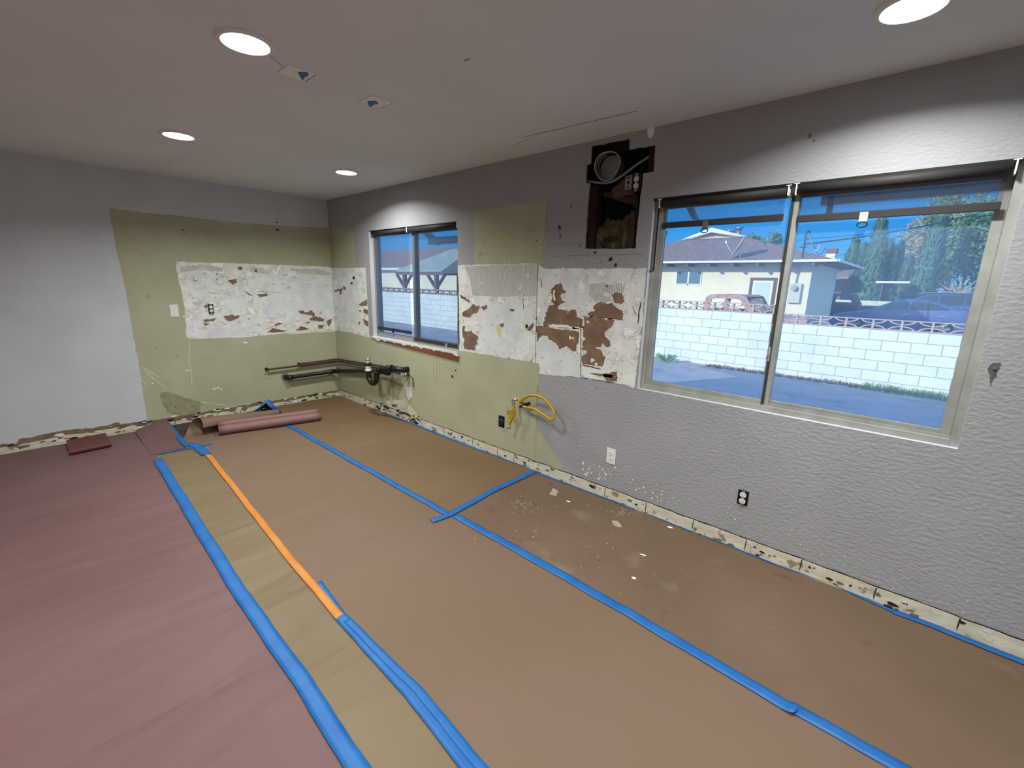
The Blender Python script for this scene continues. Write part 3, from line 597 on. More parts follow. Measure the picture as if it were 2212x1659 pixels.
def sheet(name, x0, x1, y0, y1, z, m, label, cat, a=1.0, d=.035, edge=.004, prof=None, group='floor protection papers', lo=None, hi=None):
    nx, ny = int((x1 - x0) / d), max(6, int((y1 - y0) / d))
    def fn(u, v):
        x = x0 + (x1 - x0) * u; ya = pw(x, lo) if lo else y0; yb = pw(x, hi) + .012 if hi else y1; y = ya + (yb - ya) * v
        if v in (0, 1): y += edge * noise.noise((x * 5, v, z * 900))
        if u in (0, 1): x += edge * noise.noise((y * 5, u, z * 900))
        zz = z + wr(x, y, a) + .0022 * a
        if prof: x, y, zz = prof(x, y, zz)
        return (x, y, zz)
    mb = MB(); mb.grid(fn, nx, ny); return tag(mb.build(name, m), label, cat, group)
sheet('rosin_paper', .035, 7.4, -5.6, -2.085, .0015, PINK, 'wide pink rosin paper covering the floor left of the blue tape', 'paper', 1.1, .035)
sheet('kraft_paper', .87, 7.4, -2.14, -1.862, .0045, KRAFTL, 'narrow wrinkled tan paper strip between blue tape and orange tape', 'paper', 1.1, .02, lo=SEAM_A, hi=SEAM_B)
def curl(x, y, z):
    v = (y + 1.875) / .92; xc, r0 = .56 - .04 * v, .088 - .034 * v
    if x >= xc: return x, y + .05 * (1 - v) * max(0, 1 - (x - xc) / .2) ** 2, z
    th = (xc - x) / .088; r = r0 * (1 - .03 * th)
    return xc - r * math.sin(th), y + (1 - v) * (.05 + .15 * min(1, th / 3.2)), .010 + r0 - r * math.cos(th)
sheet('kraft_paper', .56 - .42, 7.4, -1.875, -.955, .008, KRAFTR, 'long brown paper sheet in the middle with its far end curled into a roll', 'paper', 1.1, .03, prof=curl, lo=[(x, y - .008) for x, y in SEAM_B])
sheet('kraft_paper', .03, 3.43, -.985, -.012, .0105, KRAFT, 'brown paper sheet in the corner below the small window', 'paper', 1.1, .035)
sheet('kraft_paper', 3.38, 7.4, -.985, -.012, .0075, KRAFTD, 'dusty reddish brown paper sheet beneath the big window', 'paper', 1.1, .04)
# torn pink flap beside the curl
def flap(u, v):
    x = .86 - .78 * u; y = -2.12 + .27 * v; return (x, y - .02 * u * v, .006 + .075 * u ** 2 * v + .028 * u ** 3)
mb = MB(); mb.grid(flap, 24, 10); tag(mb.build('rosin_paper', PINK), 'small pink paper flap lifting against the wall beside the brown curl', 'paper', 'floor protection papers')
mb = MB(); L0 = .36
def flap2(u, v):
    y = -2.60 + .27 * v
    if u < .62: t = u / .62; return (.03 + L0 * t + .03 * (1 - v), y, .035 * (1 - t) ** 2 + .010 + .012 * math.sin(t * PI))
    th = (u - .62) / .38 * 5.2; r = .02; return (.03 + L0 + .03 * (1 - v) + r * math.sin(th), y, .011 + r - r * math.cos(th))
mb.grid(flap2, 40, 6); tag(mb.build('rosin_paper', PINKD), 'small dark pink paper scrap with a curled edge near the left wall', 'paper', 'floor protection papers')
# pink roll lying on the brown sheets
mb = MB(); prof = []
for i in range(30): a = math.radians(-215 + 360 * i / 29); r = .038 + .007 * i / 29; prof.append((.0 + r * math.cos(a), .045 + r * math.sin(a)))       # near lobe, spiralling outwards
for i in range(1, 34): a = math.radians(20 + 300 * i / 33); r = .045 - .008 * i / 33; prof.append((-.062 + r * math.cos(a), .072 + r * math.sin(a)))        # far lobe resting behind it
a0 = Vector((*F(474, 943), 0)); a1 = Vector((*F(693, 911), 0)); ax = (a1 - a0); ln = ax.length; ax.normalize(); side = Vector((ax.y, -ax.x, 0))
base = a0 - side * .012
mb.grid(lambda u, v: tuple(base + ax * (ln * v) + side * (prof[round(u * (len(prof) - 1))][0] * (1 + .12 * v * 0)) + Vector((0, 0, .012 + prof[round(u * (len(prof) - 1))][1]))), len(prof) - 1, 14)
tag(mb.build('paper_roll', PINKR, solid=.0012), 'loose pink paper roll lying across the brown paper near the far corner', 'paper roll')

# ------------------------------------------------------------------ tapes
def tape(pts, w, z, label, m=BLUE, cat='tape', seed=0, zig=.0035, lift=None, a=1.0, name='masking_tape', group='tape strips on the floor'):
    P = [Vector(p) for p in pts]; cl = []
    for i in range(len(P) - 1):
        n = max(2, int((P[i + 1] - P[i]).length / .02))
        for j in range(n): cl.append(P[i].lerp(P[i + 1], j / n))
    cl.append(P[-1]); n = len(cl); V = []
    for i, p in enumerate(cl):
        t = (cl[min(i + 1, n - 1)] - cl[max(0, i - 1)]).normalized(); nn = Vector((-t.y, t.x)); s = i / (n - 1)
        off = zig * noise.noise((i * .07, seed, 1)); ww = w * (1 + .05 * noise.noise((i * .2, seed, 7))); row = []
        for k in range(4):
            q = p + nn * (off + ww * (k / 3 - .5)) + t * (rnd.uniform(-.004, .004) if i in (0, n - 1) else 0)
            zz = z + wr(q.x, q.y, a) + .0022 * a + .0006 * noise.noise((i * .25, k, seed))
            if lift: zz += lift(s, k / 3)
            row.append(Vector((q.x, q.y, zz)))
        V.append(row)
    mb = MB(); vv = [[mb.bm.verts.new(q) for q in row] for row in V]
    for i in range(n - 1):
        for k in range(3): mb.bm.faces.new((vv[i][k], vv[i + 1][k], vv[i + 1][k + 1], vv[i][k + 1])).smooth = True
    return tag(mb.build(name, m, solid=.0009), label, cat, group)
TB = .0135
tape([F(341, 994), F(420, 1125), F(523, 1290), F(650, 1470), F(769, 1659), (6.2, -2.19)], .062, .0085, 'long blue tape strip along the edge of the pink paper', seed=1, a=1.1)
tape([F(449, 984), F(525, 1080), F(630, 1215), F(735, 1338)], .040, .0112, 'long orange tape strip on the brown paper', ORNG, seed=2, a=1.1, name='orange_tape')
tape([F(684, 1264), F(735, 1335), F(885, 1500), F(1012, 1659), (6.2, -1.94)], .052, .0100, 'blue tape strip continuing from the lower end of the orange tape', seed=3, a=1.1)
tape([F(750, 1345), F(905, 1500), F(1034, 1659), (6.2, -1.905)], .034, .0116, 'second blue tape layer overlapping the strip below the orange tape', seed=13, a=1.1)
tape([F(560, 893), F(632, 926), F(800, 1021), F(972, 1117)], .050, TB, 'far blue tape strip running from beneath the pink roll to the taped junction', seed=4, a=1.1)
tape([F(985, 1118), F(1200, 1239), F(1480, 1400), F(1718, 1543)], .056, TB - .001, 'middle blue tape strip from the junction to the folded tape end', seed=5, a=1.1,
     lift=lambda s, k: .012 * max(0, (s - .985) / .015) if s > .985 else 0)
tape([F(1706, 1530), F(1830, 1600), F(1935, 1662), (6.6, -.96)], .054, TB - .002, 'nearest blue tape strip starting under the folded tape end', seed=6, a=1.1)
tape([F(932, 1130), F(970, 1117), F(1060, 1066), F(1157, 1020)], .052, TB + .0015, 'short blue cross tape reaching from the junction to the wall', seed=7, a=1.1)
tape([F(748, 858), F(860, 906), F(1000, 961), F(1157, 1019)], .036, TB + .0008, 'blue edge tape at the wall foot below the small window', seed=8, a=1.1)
tape([F(1160, 1022), F(1260, 1060), F(1372, 1104)], .034, TB - .002, 'pale blue edge tape at the wall foot right of the cross tape', seed=9, a=1.1)
tape([F(1386, 1108), F(1440, 1130), F(1496, 1152)], .022, TB - .0015, 'short blue edge tape at the wall foot under the white outlet side', seed=10, a=1.1)
tape([F(1494, 1150), F(1660, 1216), F(1800, 1268), F(1932, 1328)], .022, TB - .001, 'thin blue edge tape at the wall foot under the big window', seed=11, a=1.1)
tape([F(1925, 1326), F(2000, 1352), F(2212, 1438), (7.2, -.03)], .040, TB - .0004, 'wide blue edge tape at the wall foot at the far right', seed=12, a=1.1)
tape([F(338, 984), F(400, 973), F(457, 962)], .022, .0125, 'thin blue tape laid across the end of the narrow paper strip', seed=14, a=1.1)
tape([F(404, 962), F(424, 966), F(447, 984)], .075, .0140, 'stubby blue tape patch at the upper end of the orange tape', seed=15, a=1.1)
tape([(.86, -1.86), (.55, -1.87), (.12, -1.87)], .04, .012, 'loose blue tape hanging along the pink flap beside the curl', seed=16, a=1.1, lift=lambda s, k: .05 * s * (1 - k))
A_ = Vector((*F(527, 902), .012)); B_ = Vector((*F(600, 897), .014)); q_ = hit(575, 871, 0, .36); C_ = Vector((.36, q_.y, q_.z)); K_ = Vector((.02, -.93, .02))
tent = tag(empty('kraft_paper', (0, 0, 0)), 'lifted dark paper corner edged with blue tape behind the pink roll', 'paper', 'floor protection papers')
mb = MB(); mb.face([A_, C_, K_]); mb.face([C_, B_, K_]); mb.build('paper_fold', KRAFTD, tent, normals=False)
mb = MB(); mb.strip([A_, A_.lerp(C_, .5) + Vector((.01, 0, -.012)), C_], [A_ + Vector((.0, .03, -.004)), A_.lerp(C_, .5) + Vector((.01, .02, .012)), C_ + Vector((0, 0, .03))]); mb.build('left_tape', BLUE, tent, solid=.0015)
mb = MB(); mb.strip([C_ + Vector((0, -.01, .03)), C_.lerp(B_, .5), B_], [C_ + Vector((-.02, .035, .035)), C_.lerp(B_, .5) + Vector((-.02, .045, .012)), B_ + Vector((-.01, .05, 0))]); mb.build('right_tape', BLUE, tent, solid=.0015)

# paint chips on the dusty sheet
def chip(c, r, label, m, h=.006, seed=0, el=1.6, rot=.4):
    pts = ragged([(r * el * math.cos(a) * rnd.uniform(.75, 1.2), r * math.sin(a) * rnd.uniform(.6, 1.2)) for a in [i * PI / 5 for i in range(10)]], r * .25, r * .16, seed, 60)
    mb = MB(); mb.prism([(x, y, .0) for x, y in pts], (0, 0, .0022), m)
    o = mb.build('plaster_chip', m, loc=(c[0], c[1], .0108 + wr(c[0], c[1], 1.1))); o.rotation_euler = (.05, .06, rot); tag(o, label, 'plaster chip', 'plaster chips on the dusty paper')
CHIP = mat('beige_chip', T(226, 206, 186), .9, col2=T(206, 184, 162), ns=40)
chip(F(1197, 1067), .034, 'large cream plaster chip on the dusty paper near the cross tape', CHIP, seed=1, el=1.9, rot=-.9)
chip(F(1332, 1136), .026, 'mid sized cream plaster chip on the dusty paper below the white outlet', CHIP, seed=2, rot=-.5)
chip(F(1448, 1143), .011, 'small white chip right beside the edge tape', RIM, seed=3)
chip(F(1228, 1086), .009, 'tiny white chip just beyond the large cream chip', RIM, seed=4)
chip(F(1368, 1253), .008, 'tiny white chip nearest the middle blue tape strip', RIM, seed=5)
chip(F(1388, 1203), .006, 'tiny white sliver alone in the middle of the dusty paper', RIM, seed=6, el=3)
mb = MB(); k = 0                                                       # plaster dust
for c, n, sp in ((F(1127, 1092), 70, .05), (F(1345, 1108), 60, .04), (F(1280, 1190), 34, .2), (F(1180, 1150), 26, .16)):
    for i in range(n):
        x, y = c[0] + rnd.gauss(0, sp), c[1] + rnd.gauss(0, sp)
        if y > -.05 or x < 3.46: continue
        r = rnd.uniform(.0007, .0022); z = .0075 + .0024 + wr(x, y, 1.1); mb.box((x - r, y - r, z), (x + r, y + r * 1.4, z + .0015), RIM if rnd.random() < .7 else DARKC)
tag(mb.build('plaster_dust'), 'fine plaster crumbs scattered on the dusty paper under the big window', 'dust', kind='stuff')

# ------------------------------------------------------------------ outlets and plates
def on_wall(o, x, z, y=-.001): o.location = (x, y, z); return o
def receptacle(mb, cz, m, sl=BLACKP, y=0):
    pts = [(.0165 * max(-.82, min(.82, math.cos(a))) / .82, y, cz + .0145 * math.sin(a)) for a in [2 * PI * i / 24 for i in range(24)]]; mb.prism(pts, (0, -.003, 0), m)
    for sx, hh in ((-.0062, .0046), (.0062, .0040)): mb.box((sx - .0011, y - .0036, cz + .002 - hh), (sx + .0011, y - .0028, cz + .002 + hh), sl)
    mb.tube([(0, y - .0028, cz - .0085), (0, y - .0036, cz - .0085)], .0024, 10, sl)
def duplex(label, x, z, plate=True, m=WHITEP, box=None, y=-.001, tilt=0, boxm=BLACKM, loop='duplex_outlet'):
    root = tag(empty(loop, (x, y, z)), label, 'outlet', 'electrical outlets'); root.rotation_euler = (0, tilt, 0)
    if plate: MB().box((-.0355, -.0055, -.057), (.0355, 0, .057), bev=.0025).build('cover_plate', m, root); yy = -.0055
    else:
        mb = MB(); bw, bh = box; mb.box((-bw, -.0008, -bh), (bw, .0, bh)); frame_rect(mb, -bw, bw, -bh, bh, .0035, -.0035, 0, bev=.0005); mb.build('outlet_box', boxm, root); yy = -.004
        mb = MB(); mb.box((-.009, -.006, -.052), (.009, -.004, .052)); mb.tube([(0, -.004, .051), (0, -.007, .051)], .004, 8); mb.tube([(0, -.004, -.051), (0, -.007, -.051)], .004, 8); mb.build('yoke', STEEL, root); yy = -.006
    for s in (1, -1): mb = MB(); receptacle(mb, s * .0195, m, y=yy); mb.build('receptacle', m, root)
    MB().tube([(0, yy, 0), (0, yy - .0022, 0)], .003, 8).build('screw', CHROME, root)
    return root
duplex('white duplex outlet with cover plate on the grey wall', 4.079, .341)
duplex('bare duplex outlet without cover plate in a black box under the big window', 4.952, .338, False, WHITEP, (.028, .044))
duplex('bare outlet set in the white plaster of the left wall', 0, 0, False, WHITEP, (.024, .05), tilt=0).rotation_euler = (0, 0, PI / 2)
bpy.data.objects[[o.name for o in COL.objects if o.get('label', '').startswith('bare outlet set in')][0]].location = (.005, -1.342, 1.178)
ho = duplex('almond outlet in a blue box inside the wall hole', 4.098, 2.150, False, ALMOND, (.031, .050), y=.018, boxm=mat('blue_outlet_box', S(26, 36, 62), .5))
ho.rotation_euler = (0, 0, 0)
root = tag(empty('range_outlet', (2.994, -.001, .346)), 'black square power outlet low on the olive wall beside the yellow hose', 'outlet', 'electrical outlets')
MB().box((-.034, -.006, -.05), (.034, 0, .05), bev=.002).build('cover_plate', BLACKM, root)
mb = MB(); mb.tube([(0, -.006, -.008), (0, -.014, -.008)], .026, 20); [mb.box((sx - .0015, -.0148, -.014), (sx + .0015, -.0138, .0)) for sx in (-.01, .01)]; mb.build('receptacle', BLACKP, root)
mb = MB(); mb.tube([(.028 * math.cos(a), -.0075, -.008 + .028 * math.sin(a)) for a in [math.radians(20 + 140 * i / 12) for i in range(13)]], .0018, 6); mb.build('worn_rim', STEEL, root)
root = tag(empty('blank_plate', (.001, -1.66, 1.169)), 'white blank plate on the olive paint of the left wall', 'wall plate'); root.rotation_euler = (0, 0, PI / 2)
MB().box((-.035, -.0055, -.06), (.035, 0, .06), bev=.0025).build('cover_plate', WHITEP, root)
for s in (1, -1): MB().tube([(0, -.0055, s * .03), (0, -.0068, s * .03)], .003, 8).build('screw', WHITEP, root)
ax_, az_ = W(2148, 795)
root = tag(empty('wall_anchor', (ax_, -.001, az_)), 'spent wall anchor with a dark smudge right of the big window', 'wall anchor')
MB().tube([(0, 0, 0), (0, -.006, 0)], .005, 10).build('anchor', STEEL, root)
mb = MB(); mb.poly([(p[0], .0003, p[1]) for p in ragged([(-.012, .02), (.01, .024), (.016, .0), (.010, -.03), (.002, -.075), (-.008, -.03), (-.018, -.005)], .006, .006, 4, 60)]); mb.build('smudge', mat('smudge_grey', S(96, 90, 88), .9), root, normals=False)
root = tag(empty('patch_spot', (*[W(1406, 285)[0]], -.0005, W(1406, 285)[1])), 'little white filler dab above the wall hole', 'filler dab')
mb = MB(); mb.prism([(p[0], 0, p[1]) for p in ragged([(-.02, .03), (.02, .03), (.022, -.01), (.008, -.035), (-.012, -.03), (-.022, 0)], .006, .003, 5)], (0, -.002, 0)); mb.build('filler', RIM, root)

# ------------------------------------------------------------------ inside the wall hole
mb = MB(); mb.box((3.735, .016, 1.64), (3.815, .10, 2.17), bev=.002); tag(mb.build('wall_stud', WOOD), 'dark wooden stud at the left side of the wall hole', 'stud', 'studs inside the wall hole')
mb = MB(); mb.box((4.070, .016, 1.64), (4.108, .09, 1.985), bev=.002); tag(mb.build('wall_stud', WOODL), 'pale wooden stud at the lower right of the wall hole', 'stud', 'studs inside the wall hole')
mb = MB(); mb.box((4.112, .016, 1.64), (4.16, .09, 1.99), bev=.002); tag(mb.build('wall_stud', WOOD), 'narrow dark stud behind the lower right edge of the wall hole', 'stud', 'studs inside the wall hole')
mb = MB(); mb.box((3.74, .06, 2.36), (4.05, .12, 2.45), bev=.002); tag(mb.build('blocking', WOOD), 'dark wooden blocking across the top of the wall hole', 'stud', 'studs inside the wall hole')
mb = MB(); mb.box((4.165, .016, 2.14), (4.25, .09, 2.42), bev=.002); tag(mb.build('blocking', WOOD), 'short reddish block at the upper right corner of the wall hole', 'stud', 'studs inside the wall hole')
c = Vector((3.868, .03, 2.282)); mb = MB(); d = Vector((-.15, 1, .02)).normalized()
sx = d.cross(Vector((0, 0, 1))).normalized(); sz = sx.cross(d)
rr = lambda i, a: .086 * (1 + .03 * math.sin(3 * a))
for (r0, r1) in ((.086, .083),):
    A = [[c + d * t + sx * math.cos(a) * (.086 + .004 * math.sin(3 * a)) + sz * math.sin(a) * (.086 + .004 * math.sin(3 * a)) for a in [2 * PI * i / 36 for i in range(37)]] for t in (0, .02, .055, .058, .09)]
    for i in range(4): mb.strip(A[i], A[i + 1])
duct = tag(mb.build('exhaust_duct', STEEL, solid=.0025), 'round metal exhaust duct end inside the wall hole', 'duct')
MB().tube([c + sx * math.cos(a) * (.087 + .004 * math.sin(3 * a)) + sz * math.sin(a) * (.087 + .004 * math.sin(3 * a)) for a in [2 * PI * i / 36 for i in range(37)]], [.0022 + .0016 * abs(noise.noise((i * .5, 1, 2))) for i in range(37)], 6, cap=False).build('cut_rim', CREAM, duct)
mb = MB(); mb.tube([c + d * .088, c + d * .09], .083, 24); mb.build('damper', ALUG, duct)
pts = spline([(W(1266, 391, .022)[0], .022, W(1266, 391, .022)[1]), (W(1290, 393, .014)[0], .014, W(1290, 393)[1]), (W(1315, 394, .006)[0], .006, W(1315, 394)[1]), (W(1340, 382, .006)[0], .006, W(1340, 382)[1]), (W(1372, 357, .012)[0], .012, W(1372, 357)[1]), (W(1406, 333, .03)[0], .03, W(1406, 333)[1])], 24)
tag(MB().tube(pts, [.0085 + .0018 * (1 if i % 3 == 0 else -1) for i in range(len(pts))], 10).build('metal_conduit', STEEL), 'flexible ribbed metal conduit sagging across the wall hole', 'conduit')
root = tag(empty('mounting_bracket', (4.033, .03, 2.16)), 'perforated metal plate left of the outlet in the wall hole', 'bracket')
mb = MB(); mb.box((-.024, 0, -.042), (.024, .003, .042)); mb.build('plate', STEEL, root); mb = MB(); [mb.tube([(0, .0, z), (0, -.001, z)], .006 if z else .009, 10) for z in (-.028, 0, .028)]; mb.build('hole_punch', BLACKM, root)
def lump(u, v, x0, x1, z0, z1, y, s):
    x = x0 + (x1 - x0) * u; z = z0 + (z1 - z0) * v; e = math.sin(PI * min(1, max(0, u))) ** .4
    return (x + .012 * noise.noise((u * 5, v * 6, s)), y - .03 * e + .02 * noise.noise((u * 7, v * 7, s)) + .05 * v ** 6, z + (.03 * noise.noise((u * 8, 3, s)) if v == 1 else 0))
mb = MB(); mb.grid(lambda u, v: lump(u, v, 3.80, 4.075, 1.63, 1.955, .085, 3), 26, 26)
bt = tag(mb.build('insulation_batt', INSUL, normals=False), 'crumpled kraft faced insulation batt at the bottom of the wall hole', 'insulation')
for (xa, xb, zt_, s) in ((3.795, 3.85, 1.91, 6), (4.0, 4.075, 1.97, 8)):
    mb = MB(); mb.grid(lambda u, v: lump(u, v, xa, xb, 1.64, zt_, .06, s), 12, 22); mb.build('glass_wool', INSULY, bt, normals=False)
def text(body, size, loc, rot, m, parent, name):
    cu = bpy.data.curves.new(name, 'FONT'); cu.body = body; cu.size = size; cu.extrude = .0004; cu.materials.append(m)
    cu.offset = .0015; t_ = bpy.data.objects.new('lettering', cu); COL.objects.link(t_); bpy.context.view_layer.update()
    me = bpy.data.meshes.new_from_object(t_.evaluated_get(bpy.context.evaluated_depsgraph_get())); bpy.data.objects.remove(t_); bpy.data.curves.remove(cu)
    o = bpy.data.objects.new(name, me); COL.objects.link(o); o.location = loc; o.rotation_euler = rot; o.parent = parent; return o
o = text('Man', .058, (3.885, .030, 1.800), (PI / 2, -.12, 0), INK, bt, 'printed_text')
o = text('hermo', .040, (3.915, .030, 1.742), (PI / 2, -.02, 0), INK, bt, 'printed_text')
mb = MB(); mb.poly([(p[0], .05, p[1]) for p in ragged([(3.93, 2.08), (4.07, 2.09), (4.075, 2.22), (4.0, 2.2), (3.96, 2.17), (3.90, 2.14)], .012, .008, 6, 30)], mat('dim_facing_paper', S(96, 72, 54), .9))
tag(mb.build('paper_scrap', normals=False), 'torn brown facing paper beside the outlet in the wall hole', 'paper scrap')
mb = MB(); mb.poly([(p[0], .07, p[1]) for p in ragged([(3.83, 2.13), (3.93, 2.12), (4.0, 2.08), (4.08, 2.10), (4.09, 1.98), (4.06, 2.03), (4.0, 2.05), (3.93, 2.07), (3.88, 2.09), (3.83, 2.10)], .012, .008, 7, 30)], mat('grey_felt_scrap', S(62, 56, 53), .9))
tag(mb.build('felt_scrap', normals=False), 'torn grey felt strip hanging in the middle of the wall hole', 'felt scrap')

# ------------------------------------------------------------------ plumbing in the corner
root = tag(empty('drain_pipe', (.07, -.07, .37)), 'black plastic drain pipe with trap running round the wall corner', 'pipe'); O = Vector((.07, -.07, .37))
R_ = lambda pts: [Vector(p) - O for p in pts]
zl = .352
MB().tube(R_([(0, -.66, zl), (.045, -.66, zl), (.068, -.648, zl), (.07, -.62, zl), (.07, -.10, .358), (.085, -.075, .36), (.11, -.065, .364), (1.0, -.065, .505), (1.32, -.07, .53)]), .025, 16).build('pipe', BLACKP, root)
for a, b in (((.07, -.66, zl), (.07, -.60, zl)), ((.07, -.15, .357), (.07, -.09, .358)), ((.10, -.066, .362), (.17, -.065, .374)), ((1.28, -.07, .527), (1.34, -.07, .532))):
    MB().tube(R_([a, b]), .031, 16).build('coupling', BLACKP, root)
MB().tube(R_([(.001, -.66, zl), (.006, -.66, zl)]), .045, 20).build('wall_flange', GRIME, root)
ty = -.17
tr = spline([(1.082, ty, .535), (1.083, ty, .47), (1.10, ty, .425), (1.16, ty, .400), (1.225, ty, .425), (1.25, ty, .48), (1.262, ty, .54), (1.30, ty + .01, .575), (1.36, ty + .015, .590), (1.50, ty + .02, .612)], 8)
MB().tube(R_(tr), .030, 16).build('trap', BLACKP, root)
for a, b in (((1.258, ty, .52), (1.266, ty, .552)), ((1.29, ty + .008, .57), (1.34, ty + .013, .587)), ((1.44, ty + .018, .603), (1.525, ty + .022, .617))): MB().tube(R_([a, b]), .037, 16).build('coupling', BLACKP, root)
MB().tube(R_([(1.52, ty + .022, .616), (1.60, -.06, .60), (1.60, 0, .60)]), .03, 16).build('wall_arm', BLACKP, root)
tp = MB().tube(R_([(1.082, ty, .53), (1.082, ty, .595)]), .030, 16).build('tailpiece', WHITEP, root)
MB().tube(R_([(1.082, ty, .525), (1.082, ty, .545)]), .036, 16).build('collar', WHITEP, tp)
MB().tube(R_([(1.082, ty, .59), (1.082, ty, .618)]), .040, 12).build('slip_nut', BLACKP, root)
MB().tube(R_([(1.082, ty, .612), (1.082, ty, .65)]), .026, 16).build('upper_tailpiece', WHITEP, root)
MB().tube(R_([(1.082, ty, .645), (1.082, ty, .668)]), [.030, .028], 16).build('tailpiece_nut', CHROME, root)
def pipe_thing(name, pts, r, label, m, cat='pipe', fit=(), group=None):
    O = Vector(pts[0]); root = tag(empty(name, O), label, cat, group); MB().tube([Vector(p) - O for p in pts], r, 10).build('tube', m, root)
    for p, q, rr_, mm in fit: MB().tube([Vector(p) - O, Vector(q) - O], rr_, 12).build('fitting', mm, root)
    return root
pipe_thing('copper_pipe', [(0, -.86, .472), (.04, -.86, .472), (.05, -.845, .474), (.05, -.05, .484), (.07, -.04, .486), (1.22, -.045, .552), (1.52, -.05, .548)], .011, 'longer tarnished copper pipe running round the corner above the drain pipe', COPPER,
           fit=(((0, -.86, .472), (.012, -.86, .472), .02, COPPER), ((.03, -.86, .472), (.05, -.86, .472), .015, COPPER)), group='copper pipes')
pipe_thing('copper_pipe', [(0, -.50, .497), (.03, -.50, .497), (.04, -.488, .498), (.04, -.06, .506), (.06, -.03, .508), (1.15, -.022, .572)], .009, 'shorter copper pipe starting midway above the drain pipe', COPPER,
           fit=(((.02, -.50, .497), (.045, -.495, .497), .014, COPPER),), group='copper pipes')
def stop_valve(x, z, label):
    root = tag(empty('shutoff_valve', (x, 0, z)), label, 'valve', 'shut-off valves')
    MB().tube([(0, 0, 0), (0, -.06, 0)], .009, 10).build('stub', COPPER, root); MB().tube([(0, -.045, -.018), (0, -.045, .022)], .012, 12).build('valve_body', CHROME, root)
    MB().tube([(0, -.06, 0), (0, -.085, 0)], [.008, .015], 10).build('valve_handle', CHROME, root)
stop_valve(1.30, .535, 'left chrome shut-off valve half hidden under the trap arm')
stop_valve(1.62, .545, 'right chrome shut-off valve at the end of the copper pipe')
pts = spline([(1.66, -.03, .545), (1.70, -.02, .53), (1.70, -.012, .48), (1.705, -.01, .42)], 8)
tag(MB().tube(pts, .004, 8).build('drip_tube', COPPER), 'thin dark tube dangling from the right shut-off valve', 'tube')

# ------------------------------------------------------------------ yellow gas connector
G = lambda a, b, y: (W(1040 + a / 6.9125, 820 + b / 6.9125, y)[0], y, W(1040 + a / 6.9125, 820 + b / 6.9125, y)[1])
O = Vector(G(650, 400, 0)); root = tag(empty('gas_hose', O), 'looped yellow gas hose with brass fittings sticking out of the wall', 'gas hose')
Q = lambda *p: Vector(G(*p)) - O
MB().tube([Q(660, 395, 0), Q(650, 395, -.05)], .014, 12).build('stub_pipe', BLACKP, root)
mb = MB(); mb.tube([Q(575, 402, -.06), Q(640, 395, -.055)], [.012, .014], 12); mb.tube([Q(610, 380, -.06), Q(650, 350, -.05)], .010, 10); mb.build('valve_body', COPPER, root)
mb = MB(); mb.tube([Q(655, 372, -.045), Q(715, 360, -.05)], [.010, .015], 12); mb.tube([Q(690, 340, -.05), Q(690, 390, -.05)], .009, 10); mb.build('valve_knob', BLACKP, root)
MB().tube([Q(618, 402, -.08), Q(665, 412, -.085)], .013, 8).build('hose_nut', CHROME, root)
MB().tube([Q(570, 335, -.075), Q(640, 362, -.06)], [.010, .014], 10).build('valve_lever', YHOSE, root)
hp = spline([Q(660, 412, -.085), Q(720, 424, -.09), Q(790, 436, -.10), Q(850, 475, -.11), Q(960, 545, -.12), Q(1030, 595, -.125), Q(1075, 590, -.125), Q(1088, 530, -.12), Q(1060, 440, -.115), Q(990, 340, -.11), Q(900, 268, -.105), Q(800, 238, -.10), Q(700, 246, -.10), Q(630, 285, -.10), Q(585, 325, -.098), Q(562, 295, -.095), Q(525, 288, -.093)], 8)
MB().tube(hp, .0115, 12).build('hose', YHOSE, root)
mb = MB(); mb.tube([Q(535, 292, -.093), Q(490, 305, -.092), Q(465, 318, -.09)], .013, 8); mb.tube([Q(478, 310, -.09), Q(480, 380, -.09)], .012, 8); mb.build('elbow_fitting', CHROME, root)
MB().tube(spline([Q(480, 375, -.09), Q(488, 430, -.09), Q(496, 480, -.09), Q(482, 540, -.09), Q(440, 610, -.09), Q(412, 690, -.09)], 6), .012, 12).build('lower_hose', YHOSE, root)
MB().tube([Q(412, 680, -.09), Q(405, 725, -.09)], .016, 6).build('end_nut', CHROME, root)
mb = MB(); mb.prism([Q(470, 450, -.085), Q(410, 470, -.09), Q(395, 500, -.09), Q(415, 560, -.09), Q(400, 590, -.09), Q(440, 580, -.088), Q(470, 540, -.085)], (0, -.006, 0)); mb.build('tag_plate', YHOSE, root)
MB().tube([Q(412, 462, -.094), Q(385, 475, -.095), Q(385, 505, -.095), Q(402, 520, -.094)], .003, 6).build('wire_loop', COPPER, root)

